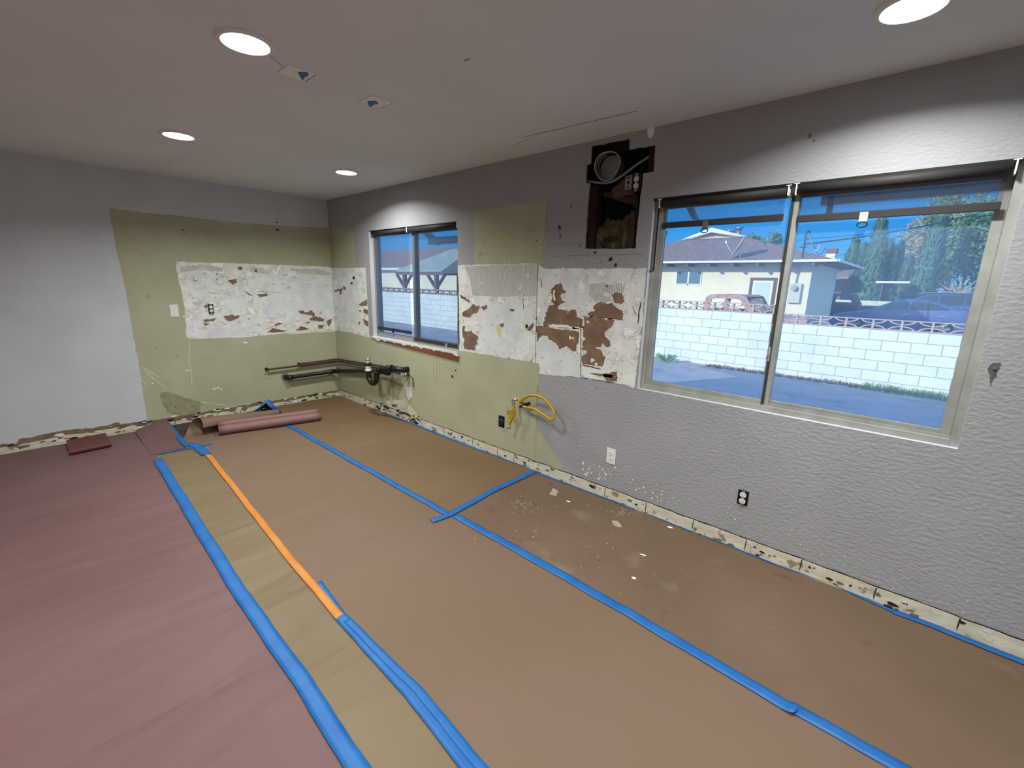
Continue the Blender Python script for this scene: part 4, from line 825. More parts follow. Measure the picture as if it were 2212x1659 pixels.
# ------------------------------------------------------------------ ceiling lights, added fill lamps and box covers
LENS = mat('lamp_lens', S(255, 250, 238), .4, emit=((1, 1, .95, 1), 14))
TRIMW = mat('lamp_trim', S(226, 222, 208), .4)
def can(x, y, label, shown=True):
    root = tag(empty('ceiling_light', (x, y, H)), label, 'ceiling light', 'round recessed ceiling lights') if shown else empty('ceiling_light', (x, y, H))
    if shown:
        mb = MB(); prof = [(.092, 0), (.108, 0), (.108, -.003), (.098, -.010), (.088, -.011), (.084, -.006), (.080, -.003)]; n = 40
        rows = [[(r * math.cos(2 * PI * i / n), r * math.sin(2 * PI * i / n), z) for i in range(n + 1)] for r, z in prof]
        for a, b in zip(rows, rows[1:]): mb.strip(a, b)
        mb.build('trim_ring', TRIMW, root)
        MB().tube([(0, 0, -.001), (0, 0, -.005)], .082, 36).build('lens', LENS, root)
    ld = bpy.data.lights.new('can_lamp', 'AREA'); ld.shape = 'DISK'; ld.size = .15; ld.energy = CAN_W; ld.color = (.955, 1, .965); ld.spread = math.radians(150)
    lo = bpy.data.objects.new('lamp', ld); COL.objects.link(lo); lo.parent = root; lo.location = (0, 0, -.013); lo.visible_camera = True
    if not shown:
        mb = MB(); mb.tube([(0, 0, -.001), (0, 0, -.005)], .082, 24); mb.build('lens', LENS, root); tag(root, f'round ceiling light {label}', 'ceiling light', 'round recessed ceiling lights')
can(*Ce(530, 90), 'largest round ceiling light at the upper left, near the taped box covers')
can(*Ce(385, 291), 'round ceiling light near the left wall')
can(*Ce(748, 371), 'small round ceiling light deep in the corner above the small window')
can(*Ce(1974, 12), 'round ceiling light cut by the top edge above the big window')
for x, y, w in ((5.37, -2.1, 'above the photographer'), (3.6, -3.9, 'left of the photographer'), (5.37, -4.3, 'behind the photographer'), (7.6, -2.1, 'right of the photographer'), (7.6, -4.6, 'in the rear right corner')): can(x, y, w, False)  # unseen lamps added as fill light, no source known there
def box_cover(px, py, label, tp):
    x, y = Ce(px, py); root = tag(empty('box_cover', (x, y, H)), label, 'ceiling box cover', 'taped box covers in the ceiling')
    mb = MB(); mb.box((-.06, -.06, -.004), (.06, .06, 0), bev=.001); mb.build('cover_plate', mat('cover_plate_white', S(240, 238, 232), .7), root)
    mb = MB(); mb.box((-.066, -.062, -.0015), (-.0605, .064, 0)); mb.box((-.066, .0605, -.0015), (.05, .066, 0)); mb.build('dark_edge', DARKC, root)  # dark strips along two sides of the plate
    mb = MB(); P = [(Ce(*p)[0] - x, Ce(*p)[1] - y) for p in tp]; mb.prism([(a, b, -.006) for a, b in P], (0, 0, -.0015)); mb.build('blue_tape', BLUE, root)['label'] = 'scrap of blue tape'
box_cover(641, 157, 'taped square box cover just right of the largest ceiling light', [(643, 153), (665, 154), (666, 160), (658, 163), (654, 171), (649, 164)])
box_cover(813, 219, 'square box cover with blue tape further from the largest ceiling light', [(794, 217), (812, 216), (817, 221), (806, 224), (801, 229), (796, 224)])

# ================================================================== outside
GZ = -.24
mb = MB(); mb.box((-60, .141, GZ - .3), (60, 120, GZ), ASPH); struct(mb.build('ground'))
mb = MB()
ry = lambda y: 2.36 + (1.0 - y) * .33
mb.prism([(-1.1, 1.0, ry(1.0)), (-1.1, -3.2, ry(-3.2)), (-1.1, -9, ry(-3.2) - 5.8 * .33), (-1.1, -9, ry(-3.2) - 5.8 * .33 + .12), (-1.1, -3.2, ry(-3.2) + .12), (-1.1, 1.0, ry(1.0) + .12)], (11.5, 0, 0), SHING)
struct(mb.build('roof'))
# porch timbers of this house seen at the top of the windows
root = tag(empty('porch_beam', (.9, 1.0, 2.02)), 'grey porch beam with diagonal brace outside the top of the small window', 'beam', 'porch timbers outside the windows')
mb = MB(); mb.box((-.20, -.04, -.05), (1.9, .04, .035), bev=.004); mb.build('beam', ALUG, root)
mb = MB(); mb.prism([(-.5, -.03, .19), (-.05, -.03, -.06), (.02, -.03, -.03), (-.42, -.03, .22)], (0, .06, 0)); mb.build('brace', ALUG, root)
root = tag(empty('porch_beam', (5.2, 1.0, 2.06)), 'grey eave board and rafter end outside the top of the big window', 'beam', 'porch timbers outside the windows')
mb = MB(); mb.box((-.28, -.03, .01), (3, .03, .13), bev=.004); mb.build('board', ALUG, root)
mb = MB(); mb.box((-.24, -.03, -.05), (-.21, .0, .15)); mb.build('bracket', TRIMB, root)
rootA = root; mb = MB(); p = [W(1474, 433, 1), W(1490, 433, 1), W(1505, 474, 1), W(1495, 474, 1)]; mb.prism([(a, 1.0, b) for a, b in p], (0, .05, 0)); mb.build('rafter', ALUG, rootA, loc=tuple(-rootA.location))

# white block walls with breeze block coping
def breeze_mesh(m):
    mb = MB(); w, h, dp, t = .412, .19, .1, .016
    frame_rect(mb, -w / 2, w / 2, -h / 2, h / 2, t, -dp / 2, dp / 2, bev=0)
    for sx_ in (-1, 1):
        for sz_ in (-1, 1):
            cx, cz = sx_ * w / 2, sz_ * h / 2; inn, out = [], []
            for i in range(11):
                a = PI / 2 * i / 10
                for lst, ra, rb in ((inn, .165, .070), (out, .190, .086)): lst.append((cx - sx_ * ra * math.cos(a), cz - sz_ * rb * math.sin(a)))
            for i in range(10):
                q = [inn[i], inn[i + 1], out[i + 1], out[i]]; mb.prism([(x, -dp / 2 + .004, z) for x, z in q], (0, dp - .008, 0))
    bmesh.ops.recalc_face_normals(mb.bm, faces=mb.bm.faces[:]); me = bpy.data.meshes.new('breeze_block'); mb.bm.to_mesh(me); mb.bm.free(); me.materials.append(m); return me
BZ = breeze_mesh(BREEZE)
def block_wall(x0, x1, ztop, origin_x, label, ranges):
    root = tag(empty('block_wall', (origin_x, 8, ztop)), label, 'block wall', 'white block walls along the driveway')
    mb = MB(); mb.box((x0 - origin_x, 0, GZ - ztop - .1), (x1 - origin_x, .2, 0)); mb.build('wall_body', BLOCK, root)
    for a, b in ranges:
        k0 = math.ceil((a - x0) / .412); k1 = int((b - x0) / .412)
        for k in range(k0, k1):
            o = bpy.data.objects.new('breeze_block', BZ); COL.objects.link(o); o.parent = root; o.location = (x0 - origin_x + .206 + k * .412, .1, .0965)
    rest = MB(); rest.box((x0 - origin_x, .05, .0), (x0 - origin_x, .05, .0)); rest.bm.free()
    return root
XS = W(1668, 690, 8)[0]
block_wall(XS - .412 * 40, XS, 1.0, XS, 'taller white block wall with breeze block top, left part along the driveway', [(-12.6, -6.4), (.0, XS + .1)])
block_wall(XS + .02, XS + .02 + .412 * 18, .832, XS, 'lower white block wall with breeze block top, right of the big window mullion', [(2.8, 6.9)])
# litter, grass and a weed at the wall foot
def blades(name, m, x0, x1, y0, y1, n, h, w, label, cat, lean=.5, kind='stuff', loc=None):
    mb = MB(); 
    for i in range(n):
        x, y = rnd.uniform(x0, x1), rnd.uniform(y0, y1); a = rnd.uniform(0, 2 * PI); hh = h * rnd.uniform(.4, 1.2); lx, ly = math.cos(a) * hh * lean, math.sin(a) * hh * lean; wx, wy = -math.sin(a) * w, math.cos(a) * w
        mb.face([(x - wx, y - wy, GZ), (x + wx, y + wy, GZ), (x + lx * .6 + wx * .7, y + ly * .6 + wy * .7, GZ + hh * .7), (x + lx, y + ly, GZ + hh)])
    return tag(mb.build(name, m, normals=False), label, cat, kind=kind)
blades('grass', GRASS, 4.85, 6.6, 7.55, 7.98, 900, .11, .006, 'green grass tufts growing along the foot of the lower block wall', 'grass')
blades('leaf_litter', DRYL, 2.0, 4.9, 7.7, 7.98, 700, .05, .016, 'dry leaves piled along the foot of the block wall', 'leaves', lean=1.6)
mb = MB(); wx, wz = W(1437, 776, 7.6)
for i in range(60):
    a = rnd.uniform(0, 2 * PI); r = rnd.uniform(.05, .28); h = rnd.uniform(.04, .2); w = .008
    mb.face([(-w * math.sin(a), w * math.cos(a), 0), (w * math.sin(a), -w * math.cos(a), 0), (r * math.cos(a) + w * math.sin(a), .4 * r * math.sin(a), h), (r * 1.2 * math.cos(a), .5 * r * math.sin(a), h * .8)])
tag(mb.build('weed', GRASS, loc=(wx, 7.6, GZ), normals=False), 'straggly green weed at the left foot of the block wall', 'weed')

# neighbour's house
hx1, hy = 2.48, 15.0
house = tag(empty('neighbour_house', (hx1, hy, GZ)), 'cream stucco house with brown hipped roof behind the block wall', 'house'); O = Vector((hx1, hy, GZ))
mb = MB(); mb.box((-9.0, 0, 0), (0, 5.0, 2.62)); mb.build('wall', STUCCO, house)
def P_(*p): return tuple(Vector(p) - O)
E0, E1, YE, ZE, XR, ZR, YG, ZG = -7.0, 3.22, 14.3, 2.42, -1.85, 3.95, 18.0, 3.57
mb = MB(); YB = 20.6; gw = (ZR - ZG) / .3
mb.face([P_(E0, YE, ZE), P_(E1, YE, ZE), P_(XR + gw, YG, ZG), P_(XR - gw, YG, ZG)])
mb.face([P_(E1, YE, ZE), P_(E1, YB, ZE), P_(XR, YB, ZR), P_(XR, YG - .35, ZR), P_(XR + gw, YG, ZG)])
mb.face([P_(E0, YE, ZE), P_(XR - gw, YG, ZG), P_(XR, YG - .35, ZR), P_(XR, YB, ZR), P_(E0, YB, ZE)])
mb.build('roof', SHING, house, normals=False)
mb = MB()
for s in (-1, 1): mb.prism([P_(XR, YG - .37, ZR + .03), P_(XR + s * (gw + .12), YG - .1, ZG + .0), P_(XR + s * (gw - .35), YG - .1, ZG + .0), P_(XR, YG - .37, ZR - .16)], (0, .05, 0))
mb.build('gable_trim', WHITET, house)
mb = MB(); mb.prism([P_(XR, YG - .05, ZR - .12), P_(XR + gw * .7, YG - .05, ZG), P_(XR - gw * .7, YG - .05, ZG)], (0, .04, 0)); mb.build('gable_vent', GREYB, house)
mb = MB(); mb.box(P_(E0, YE - .06, ZE - .05), P_(E1, YE, ZE + .02)); mb.box(P_(E1, YE, ZE - .05), P_(E1 + .05, YB, ZE + .02)); mb.build('gutter', WHITET, house)
mb = MB(); mb.box(P_(E0, YE, ZE - .06), P_(E1, 15.0, ZE - .03)); mb.box(P_(hx1, YE, ZE - .06), P_(E1, YB, ZE - .03)); [mb.box(P_(x - .04, YE, ZE - .16), P_(x + .04, 15, ZE - .06)) for x in [E0 + .8 * i for i in range(13)]]; mb.build('eave_soffit', TRIMB, house)
a = W(1462, 585, 15); b = W(1514, 616, 15); x0, x1, z0, z1 = a[0], b[0], b[1], a[1] + .02
wf = MB(); frame_rect(wf, *[x - O.x for x in (x0, x1)], *[z - O.z for z in (z0, z1)], .04, -.03, .02); wf.box(((x0 + x1) / 2 - .03 - O.x, -.03, z0 - O.z), ((x0 + x1) / 2 + .03 - O.x, .0, z1 - O.z)); wf = wf.build('window', WHITET, house)
mb = MB(); mb.box((x0 + .04 - O.x, -.012, z0 + .04 - O.z), (x1 - .04 - O.x, .0, z1 - .04 - O.z)); mb.build('pane', GLASSD, wf)
dx0, dx1, dz1 = W(1622, 602, 15)[0], W(1679, 602, 15)[0], W(1650, 600, 15)[1]
mb = MB(); frame_rect(mb, dx0 - O.x, dx1 - O.x, 0.02, dz1 - O.z, .09, -.05, .0); dr = mb.build('door', TRIMB, house)
mb = MB(); mb.box((dx0 + .09 - O.x, -.03, .02), (dx1 - .09 - O.x, -.005, dz1 - .09 - O.z)); mb.build('door_leaf', WHITET, dr)
mb = MB(); mb.box((dx0 + .16 - O.x, -.036, 1.15), (dx1 - .16 - O.x, -.03, dz1 - .16 - O.z)); mb.build('door_pane', CURT, dr)
MB().tube([(dx1 - .12 - O.x, -.03, 1.05), (dx1 - .12 - O.x, -.07, 1.05)], .025, 10).build('door_knob', CHROME, dr)
a = W(1708, 612, 15); b = W(1733, 655, 15)
pb = MB(); pb.box((a[0] - O.x, -.12, b[1] - O.z), (b[0] - O.x - .08, 0, a[1] - O.z), bev=.01); pb = pb.build('meter_box', GREYB, house)
c = W(1718, 622, 15); MB().tube([(c[0] - O.x, -.12, c[1] - O.z), (c[0] - O.x, -.24, c[1] - O.z)], .085, 16).build('meter', STEEL, pb)
MB().tube([(c[0] - O.x, -.06, a[1] - O.z), (c[0] - O.x, -.06, 2.6)], .025, 8).build('conduit', GREYB, house)
mb = MB(); mb.box((a[0] + .02 - O.x, -.1, .55), (a[0] + .14 - O.x, 0, .95)); mb.box((a[0] + .06 - O.x, -.06, .1), (a[0] + .08 - O.x, -.03, .6)); mb.build('gas_meter', STEEL, house)
def vent(px, py0, py1, Y, r, label):
    x, z1 = W(px, py0, Y); z0 = W(px, py1, Y)[1]; root = tag(empty('roof_vent', (x, Y, z0 - .25)), label, 'roof vent', 'metal vents on the house roof')
    MB().tube([(0, 0, 0), (0, 0, z1 - z0 + .2)], r, 12).build('pipe', STEEL, root); MB().tube([(0, 0, z1 - z0 + .14), (0, 0, z1 - z0 + .24), (0, 0, z1 - z0 + .25)], [r * 1.5, r * 1.7, r * .6], 12).build('cap', STEEL, root)
vent(1597, 490, 512, 18.5, .10, 'taller metal vent pipe on the cream house roof'); vent(1578, 497, 508, 18.5, .12, 'shorter capped vent beside the taller one on the cream house roof')
# satellite dish
bx, bz = W(1598, 562, 14.7); root = tag(empty('satellite_dish', (bx, 14.7, 2.40)), 'pale satellite dish on the eave of the cream house', 'satellite dish')
MB().tube([(0, 0, 0), (0, 0, .22), (-.02, -.02, .34)], .022, 8).build('mast', GREYB, root)
dc = Vector((.0, -.05, .52)); ax_ = Vector((-.80, -.30, .45)).normalized(); sx = ax_.cross(Vector((0, 0, 1))).normalized(); sz = sx.cross(ax_); mb = MB()
rows = [[dc + (sx * math.cos(t) * .36 + sz * math.sin(t) * .40) * (r / 8) + ax_ * (.10 * (r / 8) ** 2) for t in [2 * PI * i / 28 for i in range(29)]] for r in range(1, 9)]
for a, b in zip(rows, rows[1:]): mb.strip(a, b)
mb.face(rows[0][:-1]); mb.build('reflector', GREYB, root, solid=.012)
MB().tube([dc - sz * .36 + ax_ * .05, dc + ax_ * .50 - sz * .12], .012, 8).build('feed_arm', GREYB, root)
MB().tube([dc + ax_ * .46 - sz * .14, dc + ax_ * .54 - sz * .06], .035, 10).build('feed_horn', WHITET, root)
# service mast and wires
mx, mz = W(1741, 500, 14.6); root = tag(empty('service_mast', (W(1735, 545, 14.6)[0], 14.6, 2.4)), 'rusty service mast with looped cables on the cream house roof', 'mast')
h = mz - 2.4; MB().tube([(0, 0, 0), (0, 0, h - .05), (.03, 0, h), (.1, 0, h - .02)], .025, 8).build('pipe', COPPER, root)
for k, (a, s) in enumerate(((.30, .35), (.42, .55), (.24, .25))): MB().tube(spline([(.1, 0, h - .02), (.12 + s * .2, 0, h - .25 - a * .3), (.18 + s * .5, -.02, h - .3 - a), (.1 + s * .9, -.02, h - .28 - a * .5)], 8), .010, 6).build('loop_cable', BLACKP if k else GREYB, root)
MB().tube([(-.12, 0, h - .48), (.08, 0, h - .48)], .02, 8).build('insulator_arm', COPPER, root)
def wire(a, b, sag, r, label, m=None):
    a, b = Vector(a), Vector(b); tag(MB().tube([a.lerp(b, i / 24) - Vector((0, 0, sag * 4 * (i / 24) * (1 - i / 24))) for i in range(25)], r, 6).build('power_line', m or mat('teal_cable', S(44, 96, 112), .6)), label, 'power line', 'overhead wires')
w3 = lambda px, py, Y: (W(px, py, Y)[0], Y, W(px, py, Y)[1])
wire(w3(1740, 527, 14.6), w3(2110, 462, 26), .12, .028, 'thick overhead cable running from the service mast to the upper right')
wire(w3(1741, 516, 14.6), w3(1990, 490, 26), .05, .012, 'thin overhead cable just above the thick one')
wire(w3(1640, 523, 16), w3(1745, 517, 30), .03, .012, 'thin overhead cable left of the service mast')
wire(w3(1795, 556, 30), w3(1995, 490, 30), .1, .016, 'overhead cable rising from the far chimney')
wire(w3(1805, 572, 31), w3(2110, 530, 32), .1, .014, 'low overhead cable crossing in front of the cypresses')
# far chimney house and carport roofs
cx, cz = W(1796, 548, 33); root = tag(empty('far_house', (cx, 33, GZ)), 'distant low house with white chimney behind the cream house', 'house')
mb = MB(); mb.box((-.25, -.25, 2.4), (.25, .25, cz - GZ)); mb.build('chimney', WHITET, root); mb = MB(); mb.box((-.3, -.3, cz - GZ), (.3, .3, cz - GZ + .3)); mb.build('chimney_cap', TRIMB, root)
z1 = W(1800, 590, 33)[1] - GZ; z0 = W(1838, 600, 33)[1] - GZ
mb = MB(); mb.prism([(-6, -1.5, z0 - .1), (1.3, -1.5, z0 - .1), (1.3, 3, z1 + .5), (-6, 3, z1 + .5)], (0, 0, .12)); mb.build('roof', SHING, root)
mb = MB(); mb.box((-6, .5, 0), (.8, 4, z0 - .1)); mb.build('wall', mat('brown_house_wall', S(120, 104, 96), .9), root)  # one even brown for the distant wall
a = W(1892, 607, 31); b = W(1965, 609, 31); root = tag(empty('carport', (a[0], 31, GZ)), 'flat white carport canopy in front of the cypresses', 'carport'); w = b[0] - a[0]; h = a[1] - GZ
mb = MB(); mb.box((0, 0, h - .1), (w, 2, h)); mb.build('canopy', WHITET, root); [MB().box((x, .1, 0), (x + .05, .15, h - .1)).build('post', TRIMB, root) for x in (.3, w - .4)]
z = W(1960, 648, 32)[1]; mb = MB(); mb.box((-3, 29.5, GZ), (16, 29.8, z - .08)); tag(mb.build('low_wall', PALEW), 'long low cream wall behind the parked cars', 'wall')

# cars
def car(name, x0, y0, Lc, Wd, prof, belt, m, label, wheels, glass, flip=False, cat='car', lamp=None, rails=False, zb=.24, steps=40, door=True):
    root = tag(empty(name, (x0, y0 + Wd / 2, GZ)), label, cat)
    def top(x):
        for (a, za), (b, zb2) in zip(prof, prof[1:]):
            if a <= x <= b: return za + (zb2 - za) * (x - a) / (b - a + 1e-9)
        return prof[-1][1]
    hw = Wd / 2
    def sm(x): return (top(max(0, x - .07)) + top(x) + top(min(Lc, x + .07))) / 3
    def wx(x): e = min(x, Lc - x); return hw * (1 - .16 * max(0, 1 - e / .55) ** 2)
    def side(x, z): bz = min(sm(x), belt(x)); return wx(x) * .985 - max(0, z - bz) * .42
    rows = []
    for i in range(steps + 1):
        x = Lc * i / steps; t = sm(x); bz = min(t - .02, belt(x)); w = wx(x); e = side(x, t - .05)
        half = [(w * .88, zb), (w * .99, zb + .18), (w, .58), (w * .985, bz - .01), (max(.1, e), max(bz, t - .05)), (max(.08, e - .12), t), (0, t + .015)]
        rows.append([(x, -y, z) for y, z in half] + [(x, y, z) for y, z in half[-2::-1]])
    mb = MB()
    for a, b in zip(rows, rows[1:]): mb.strip(a, b)
    for r in (rows[0], rows[-1]): mb.face(r)
    body = mb.build('body', m, root)
    for (a, b) in glass:
        for s in (-1, 1):
            n = 14; lo, hi = [], []
            for i in range(n + 1):
                x = a + (b - a) * i / n; zl = belt(x) + .02; zh = max(zl + .005, sm(x) - .085)
                lo.append((x, s * (side(x, zl) + .008), zl)); hi.append((x, s * (side(x, zh) + .008), zh))
            mb = MB(); mb.strip(lo, hi); mb.build('side_window', CARG, root)
    for wxp in wheels:
        for s in (-1, 1):
            w = MB().tube([(wxp, s * (hw - .17), .32), (wxp, s * (hw + .012), .32)], .325, 28).build('wheel', TYRE, root)
            mb = MB(); mb.tube([(wxp, s * (hw + .008), .32), (wxp, s * (hw + .02), .32)], .235, 24); mb.build('rim', mat('dark_wheel_grey', S(60, 62, 66), .6), w)  # dark grey disc behind the spokes
            mb = MB()
            for k in range(5):
                a = 2 * PI * k / 5 + .3; d = Vector((math.cos(a), 0, math.sin(a))); n2 = Vector((-d.z, 0, d.x)); c = Vector((wxp, s * (hw + .022), .32)); mb.prism([c + n2 * .03, c + d * .22 + n2 * .045, c + d * .22 - n2 * .045, c - n2 * .03], (0, s * .008, 0))
            mb.build('spokes', STEEL, w)
    if lamp:
        for s in (-1, 1):
            x, z = lamp; mb = MB(); mb.prism([(x - .42, s * (side(x - .42, z) + .004), z + .03), (x, s * (wx(x) * .93), z + .05), (x, s * wx(x) * .93, z - .12), (x - .22, s * (side(x - .2, z) + .004), z - .08)], (0, s * .014, 0)); mb.build('tail_lamp', RED, root)
    if door:
        for gx in (glass[0][1] - .12, glass[1][1] - .25):
            mb = MB(); mb.box((gx, -hw - .03, .83), (gx + .2, -hw + .02, .86), bev=.008); mb.build('door_handle', CHROME, root)
            mb = MB(); mb.box((glass[0][1] + .02, -hw - .002, .4), (glass[0][1] + .03, -hw + .01, .9)); mb.build('door_seam', BLACKM, root)
            if cat != 'car': break
    if rails:
        for s in (-1, 1): MB().tube([(1.7, s * hw * .62, top(1.9) + .03), (2.0, s * hw * .62, top(2.2) + .07), (3.9, s * hw * .62, top(3.9) + .07), (4.1, s * hw * .62, top(4.1) + .03)], .025, 8).build('roof_rail', STEEL, root)
    return root
SED = [(0, .50), (.04, .66), (.25, .76), (.8, .86), (1.35, .96), (1.75, 1.18), (2.1, 1.36), (2.5, 1.46), (2.95, 1.47), (3.4, 1.40), (3.9, 1.22), (4.25, 1.12), (4.6, 1.08), (4.72, .95), (4.76, .55)]
sx0 = W(1790, 688, 22)[0]
car('sedan', sx0, 22, 4.76, 1.82, SED, lambda x: .93 + .035 * x, CARB, 'blue grey sedan parked nearest behind the lower block wall', (.95, 3.78), [(1.62, 2.62), (2.70, 3.85)], lamp=(4.70, .98))
SUV = [(0, .6), (.05, .85), (.4, 1.0), (1.2, 1.1), (1.6, 1.4), (1.95, 1.64), (2.4, 1.72), (3.6, 1.72), (4.2, 1.66), (4.55, 1.35), (4.75, 1.1), (4.8, .6)]
sx0 = W(1884, 650, 27.6)[0]
car('suv', sx0, 27.6, 4.8, 1.88, SUV, lambda x: 1.10 + .02 * x, SUVB, 'dark blue sport utility vehicle with roof rails behind the sedan', (.95, 3.75), [(1.55, 2.5), (2.58, 3.4), (3.48, 4.3)], rails=True, zb=.3)
def pickup(x0, y0, lab, m, sc, cabx, top, grp=None, hood_left=False, glassm=None):
    root = tag(empty('pickup_truck', (x0, y0, GZ)), lab, 'truck', grp); W_ = 1.75; a, b = cabx; T = top - GZ; bz = T - .50
    d = 1 if not hood_left else -1
    out = [(a, .4), (a, bz), (a + .08, T - .10), (a + .2, T), (b - .42, T), (b - .28, T - .05), (b, bz), (b, .4)]; hole = [(a + .20, bz + .06), (a + .24, T - .14), (a + .34, T - .11), (b - .52, T - .11), (b - .42, T - .14), (b - .22, bz + .06)]
    mb = MB()
    for y in (0, W_ - .05):
        oo = [(x, y, z) for x, z in out]; hh = [(x, y, z) for x, z in hole]; mb.poly(oo, None, [hh]); mb.poly([(x, y + .05, z) for x, z in out], None, [[(x, y + .05, z) for x, z in hole]])
        for lst in (oo, hh):
            for i in range(len(lst)): p, q = lst[i], lst[(i + 1) % len(lst)]; mb.face([p, q, (q[0], q[1] + .05, q[2]), (p[0], p[1] + .05, p[2])])
    mb.strip([(x, 0, z) for x, z in out[2:6]], [(x, W_, z) for x, z in out[2:6]]); mb.strip([(x, .05, z - .03) for x, z in out[2:6]], [(x, W_ - .05, z - .03) for x, z in out[2:6]])
    mb.box((a, .0, .35), (b, W_, bz - .02)); mb.box((a - .02, 0, bz - .02), (a + .03, W_, bz + .05)); mb.build('cab', m, root)
    mb = MB(); mb.face([(b - .30, .08, T - .07), (b - .30, W_ - .08, T - .07), (b - .02, W_ - .06, bz + .02), (b - .02, .06, bz + .02)]); mb.build('windshield', CARG, root)
    fr = MB(); x1, x2 = (b, b + 1.25); fr.box((x1, .05, .4), (x2, W_ - .05, bz - .06), bev=.06); fr.build('hood', m, root)
    fr = MB(); fr.box((a - 2.2, 0, .5), (a - .05, W_, bz - .12), bev=.03); fr.build('bed', m, root)
    for wx_ in (a - 1.1, b + .65):
        for y in (.1, W_ - .1): MB().tube([(wx_, y - .1, .34), (wx_, y + .1, .34)], .34, 20).build('wheel', TYRE, root)
    return root
p0, p1, zt = W(1519, 645, 11)[0], W(1624, 655, 11)[0], W(1560, 636, 11)[1]
pickup(p0, 11, 'faded red old pickup truck parked behind the taller block wall', PRIM, 1, (0, p1 - p0 + .12), zt)
p0, p1, zt = W(1783, 645, 25)[0], W(1838, 648, 25)[0], W(1805, 634, 25)[1]
o = pickup(p0, 25, 'black pickup truck in the shade beside the cream house', TRKD, 1, (0, p1 - p0 + .3), zt)

# trees
def leaf_cloud(mb, c, rx, ry, rz, n, s, up=0):
    for i in range(n):
        while True:
            p = Vector((rnd.uniform(-1, 1), rnd.uniform(-1, 1), rnd.uniform(-1, 1)))
            if .35 < p.length < 1: break
        q = Vector((c[0] + p.x * rx, c[1] + p.y * ry, c[2] + p.z * rz)); a = Vector((rnd.gauss(0, 1), rnd.gauss(0, 1), rnd.gauss(0, 1) + up)).normalized(); b = a.cross(Vector((rnd.gauss(0, 1), rnd.gauss(0, 1), rnd.gauss(0, 1)))).normalized()
        l = s * rnd.uniform(.6, 1.4); mb.face([q - b * l * .4, q + a * l * .5 - b * l * .1, q + b * l * .4 + a * l * .2, q - a * l * .5])
def cypress(px, py, Y, wid, label, z0=None, lean=0):
    x, zt = W(px, py, Y); root = tag(empty('cypress_tree', (x, Y, GZ)), label, 'tree', 'trees across the street'); h = zt - GZ
    MB().tube([(0, 0, 0), (lean * .5, 0, h * .5)], .12, 8).build('trunk', BARK, root); mb = MB()
    def rad(t): return wid * .5 * (min(1, t / .16) ** .6) * (1 - t) ** .55 * 1.25
    n = 22; rows = [[(lean * t + .78 * rad(t) * math.cos(a) * (1 + .25 * noise.noise((a * 2, t * 9, px))), .78 * rad(t) * math.sin(a), .25 + t * (h - .3)) for a in [2 * PI * k / 14 for k in range(15)]] for t in [.02 + .97 * i / n for i in range(n + 1)]]
    for a, b in zip(rows, rows[1:]): mb.strip(a, b)
    for i in range(int(700 + 500 * wid)):
        t = rnd.uniform(.03, .98); a = rnd.uniform(0, 2 * PI); r = rad(t) * rnd.uniform(.7, 1.06) * (1 + .2 * noise.noise((a * 2, t * 9, px))); q = Vector((lean * t + r * math.cos(a), r * math.sin(a), .25 + t * (h - .3)))
        d = Vector((math.cos(a) * .35, math.sin(a) * .35, 1)).normalized(); b = Vector((-math.sin(a), math.cos(a), rnd.uniform(-.3, .3))); l = rnd.uniform(.16, .36); mb.face([q - b * .05, q + b * .05, q + d * l * .6 + b * .05, q + d * l])
    mb.build('foliage', CYP, root, normals=False)
cypress(1850, 512, 38.2, 1.3, 'broad blue green cypress leftmost across the street'); cypress(1868, 524, 38, 1.0, 'second cypress just right of the leftmost one')
cypress(1908, 466, 34, 1.6, 'tallest pointed cypress with its tip under the white shade tab'); cypress(1925, 516, 38, 1.0, 'short cypress tucked behind the right side of the tallest cypress')
cypress(1935, 530, 35, 1.0, 'mid height cypress in the middle of the row'); cypress(1950, 518, 37, .8, 'slim dark cypress near the middle of the row')
cypress(1965, 552, 35, 1.0, 'low cypress left of the leaning cypress'); cypress(2024, 440, 34, 1.5, 'tall leaning cypress cut off by the shade hem', lean=.35)
def broad(px, py, Y, rx, rz, m, label, n=1500, s=.3, tr=BARK, blobs=5):
    x, z = W(px, py, Y); root = tag(empty('tree', (x, Y, GZ)), label, 'tree', 'trees across the street'); h = z - GZ; mb = MB()
    for k in range(blobs): leaf_cloud(mb, (rnd.uniform(-.5, .5) * rx, rnd.uniform(-.4, .4) * rx, h + rnd.uniform(-.5, .5) * rz), rx * .62, rx * .6, rz * .62, n // blobs, s)
    mb.build('foliage', m, root, normals=False); mb = MB(); mb.tube([(0, 0, 0), (.05, 0, h * .5), (0, 0, h)], [.16, .12, .04], 8)
    for k in range(9): a = rnd.uniform(0, 2 * PI); mb.tube([(0, 0, h * rnd.uniform(.35, .8)), (rx * .4 * math.cos(a), rx * .4 * math.sin(a), h + rz * .1), (rx * .8 * math.cos(a), rx * .8 * math.sin(a), h + rz * rnd.uniform(.2, .7))], [.06, .04, .015], 6)
    mb.build('trunk', tr, root)
broad(2010, 545, 44, 2.2, 2.4, LEAFB, 'rusty leaved tree behind the leaning cypress', 4200, .18)
broad(2075, 490, 42, 2.0, 2.8, LEAF, 'light olive green tree at the right edge of the big window', 4200, .2)
broad(2120, 560, 38, 1.7, 3.2, LEAFD, 'dense green tree behind the right window frame', 4200, .2)
broad(2000, 605, 36, 1.1, .9, LEAF, 'round olive bush beside the leaning cypress', 1300, .2)
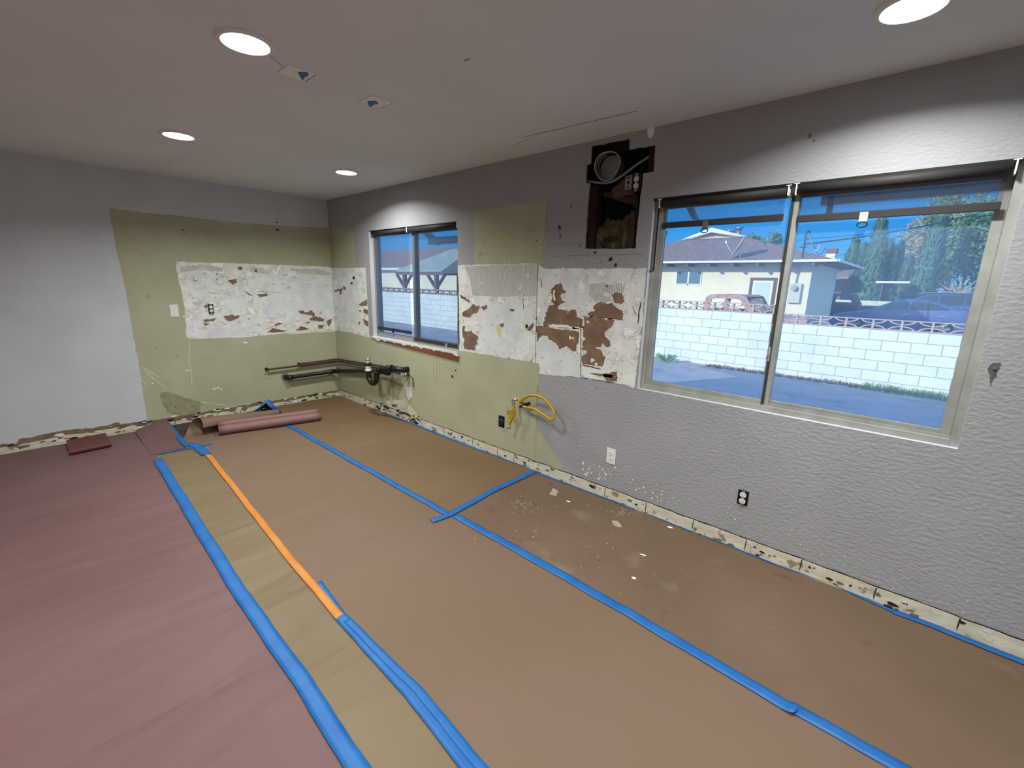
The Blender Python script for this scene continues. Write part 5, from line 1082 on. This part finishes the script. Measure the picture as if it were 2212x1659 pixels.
broad(1425, 515, 40, 1.0, 1.0, LEAFD, 'small tree top showing at the far left of the big window', 500, .25); broad(1632, 520, 40, .9, .8, LEAFD, 'small treetop above the roof right of the dish', 500, .25); broad(1668, 524, 42, .7, 1.0, LEAFD, 'narrow treetop above the roof left of the mullion', 400, .22)
x, z = W(2062, 640, 33); root = tag(empty('pollard_tree', (x, 33, GZ)), 'bare pale pollarded tree behind the sedan', 'tree', 'trees across the street'); mb = MB(); mb.tube([(0, 0, 0), (.1, 0, 1.4), (.15, 0, 2.0)], [.16, .14, .1], 8)
for k in range(11): a = -PI * .1 + PI * 1.2 * k / 10; l = rnd.uniform(.5, .95); mb.tube([(.12, 0, 1.5 + .3 * rnd.random()), (.12 + l * .6 * math.cos(a), rnd.uniform(-.3, .3), 1.8 + l * .5 * math.sin(a)), (.12 + l * math.cos(a), rnd.uniform(-.4, .4), 1.9 + l * .9 * math.sin(a))], [.07, .05, .03], 7)
mb.build('branches', BARK, root)

# view from the small window: shelter, dark roof and far house
root = tag(empty('garden_shelter', (-13, 12, GZ)), 'timber shelter with pale green roof seen through the small window', 'shelter')
mb = MB(); mb.prism([(-3.4, -.4, 2.18), (4, -.4, 2.18), (4, 3.2, 3.5), (-3.0, 3.2, 3.5)], (0, 0, .1)); mb.build('roof', SHINGG, root)
mb = MB(); mb.box((-3.4, -.35, 2.02), (4, -.2, 2.18)); mb.build('beam', TRIMB, root)
for x in (-2.9, -.1, 2.6):
    MB().box((x - .09, -.3, 0), (x + .09, -.12, 2.05)).build('post', TRIMB, root)
    for s in (-1, 1): mb = MB(); mb.prism([(x, -.28, 1.25), (x + s * .75, -.28, 2.0), (x + s * .75, -.28, 2.16), (x, -.28, 1.45)], (0, .1, 0)); mb.build('brace', WOODL, root)
mb = MB(); mb.box((-2.2, 2.9, 0), (4, 3.1, 2.6)); mb.build('back_wall', TRIMB, root)
mb = MB(); q = [W(948, 590, 11.4), W(986, 562, 11.4)]; a, b = q
mb.prism([(a[0], 11.4, a[1]), (b[0] + 5, 11.4, a[1]), (b[0] + 5, 11.4, b[1] + 1.6), (b[0], 11.4, b[1])], (0, 4, 0)); o = tag(mb.build('dark_roof', mat('slate_roof', S(96, 94, 96), .9)), 'dark grey roof slope at the right of the small window view', 'roof')
root = tag(empty('far_house', (-27, 19, GZ)), 'pale house with brown roof at the left of the small window view', 'house')
z1, z0 = W(850, 552, 19)[1] - GZ, W(850, 580, 19)[1] - GZ
mb = MB(); mb.box((-8, .5, 0), (7, 8, z0 - .05)); mb.build('wall', STUCCO, root); mb = MB(); mb.prism([(-9, 0, z0), (7.6, 0, z0), (5.2, 3.6, z1 + .7), (-9, 3.6, z1 + .7)], (0, 0, .12)); mb.build('roof', SHING, root); mb = MB(); mb.box((-9, -.1, z0 - .12), (7.6, 0, z0 + .05)); mb.build('gutter', WHITET, root)
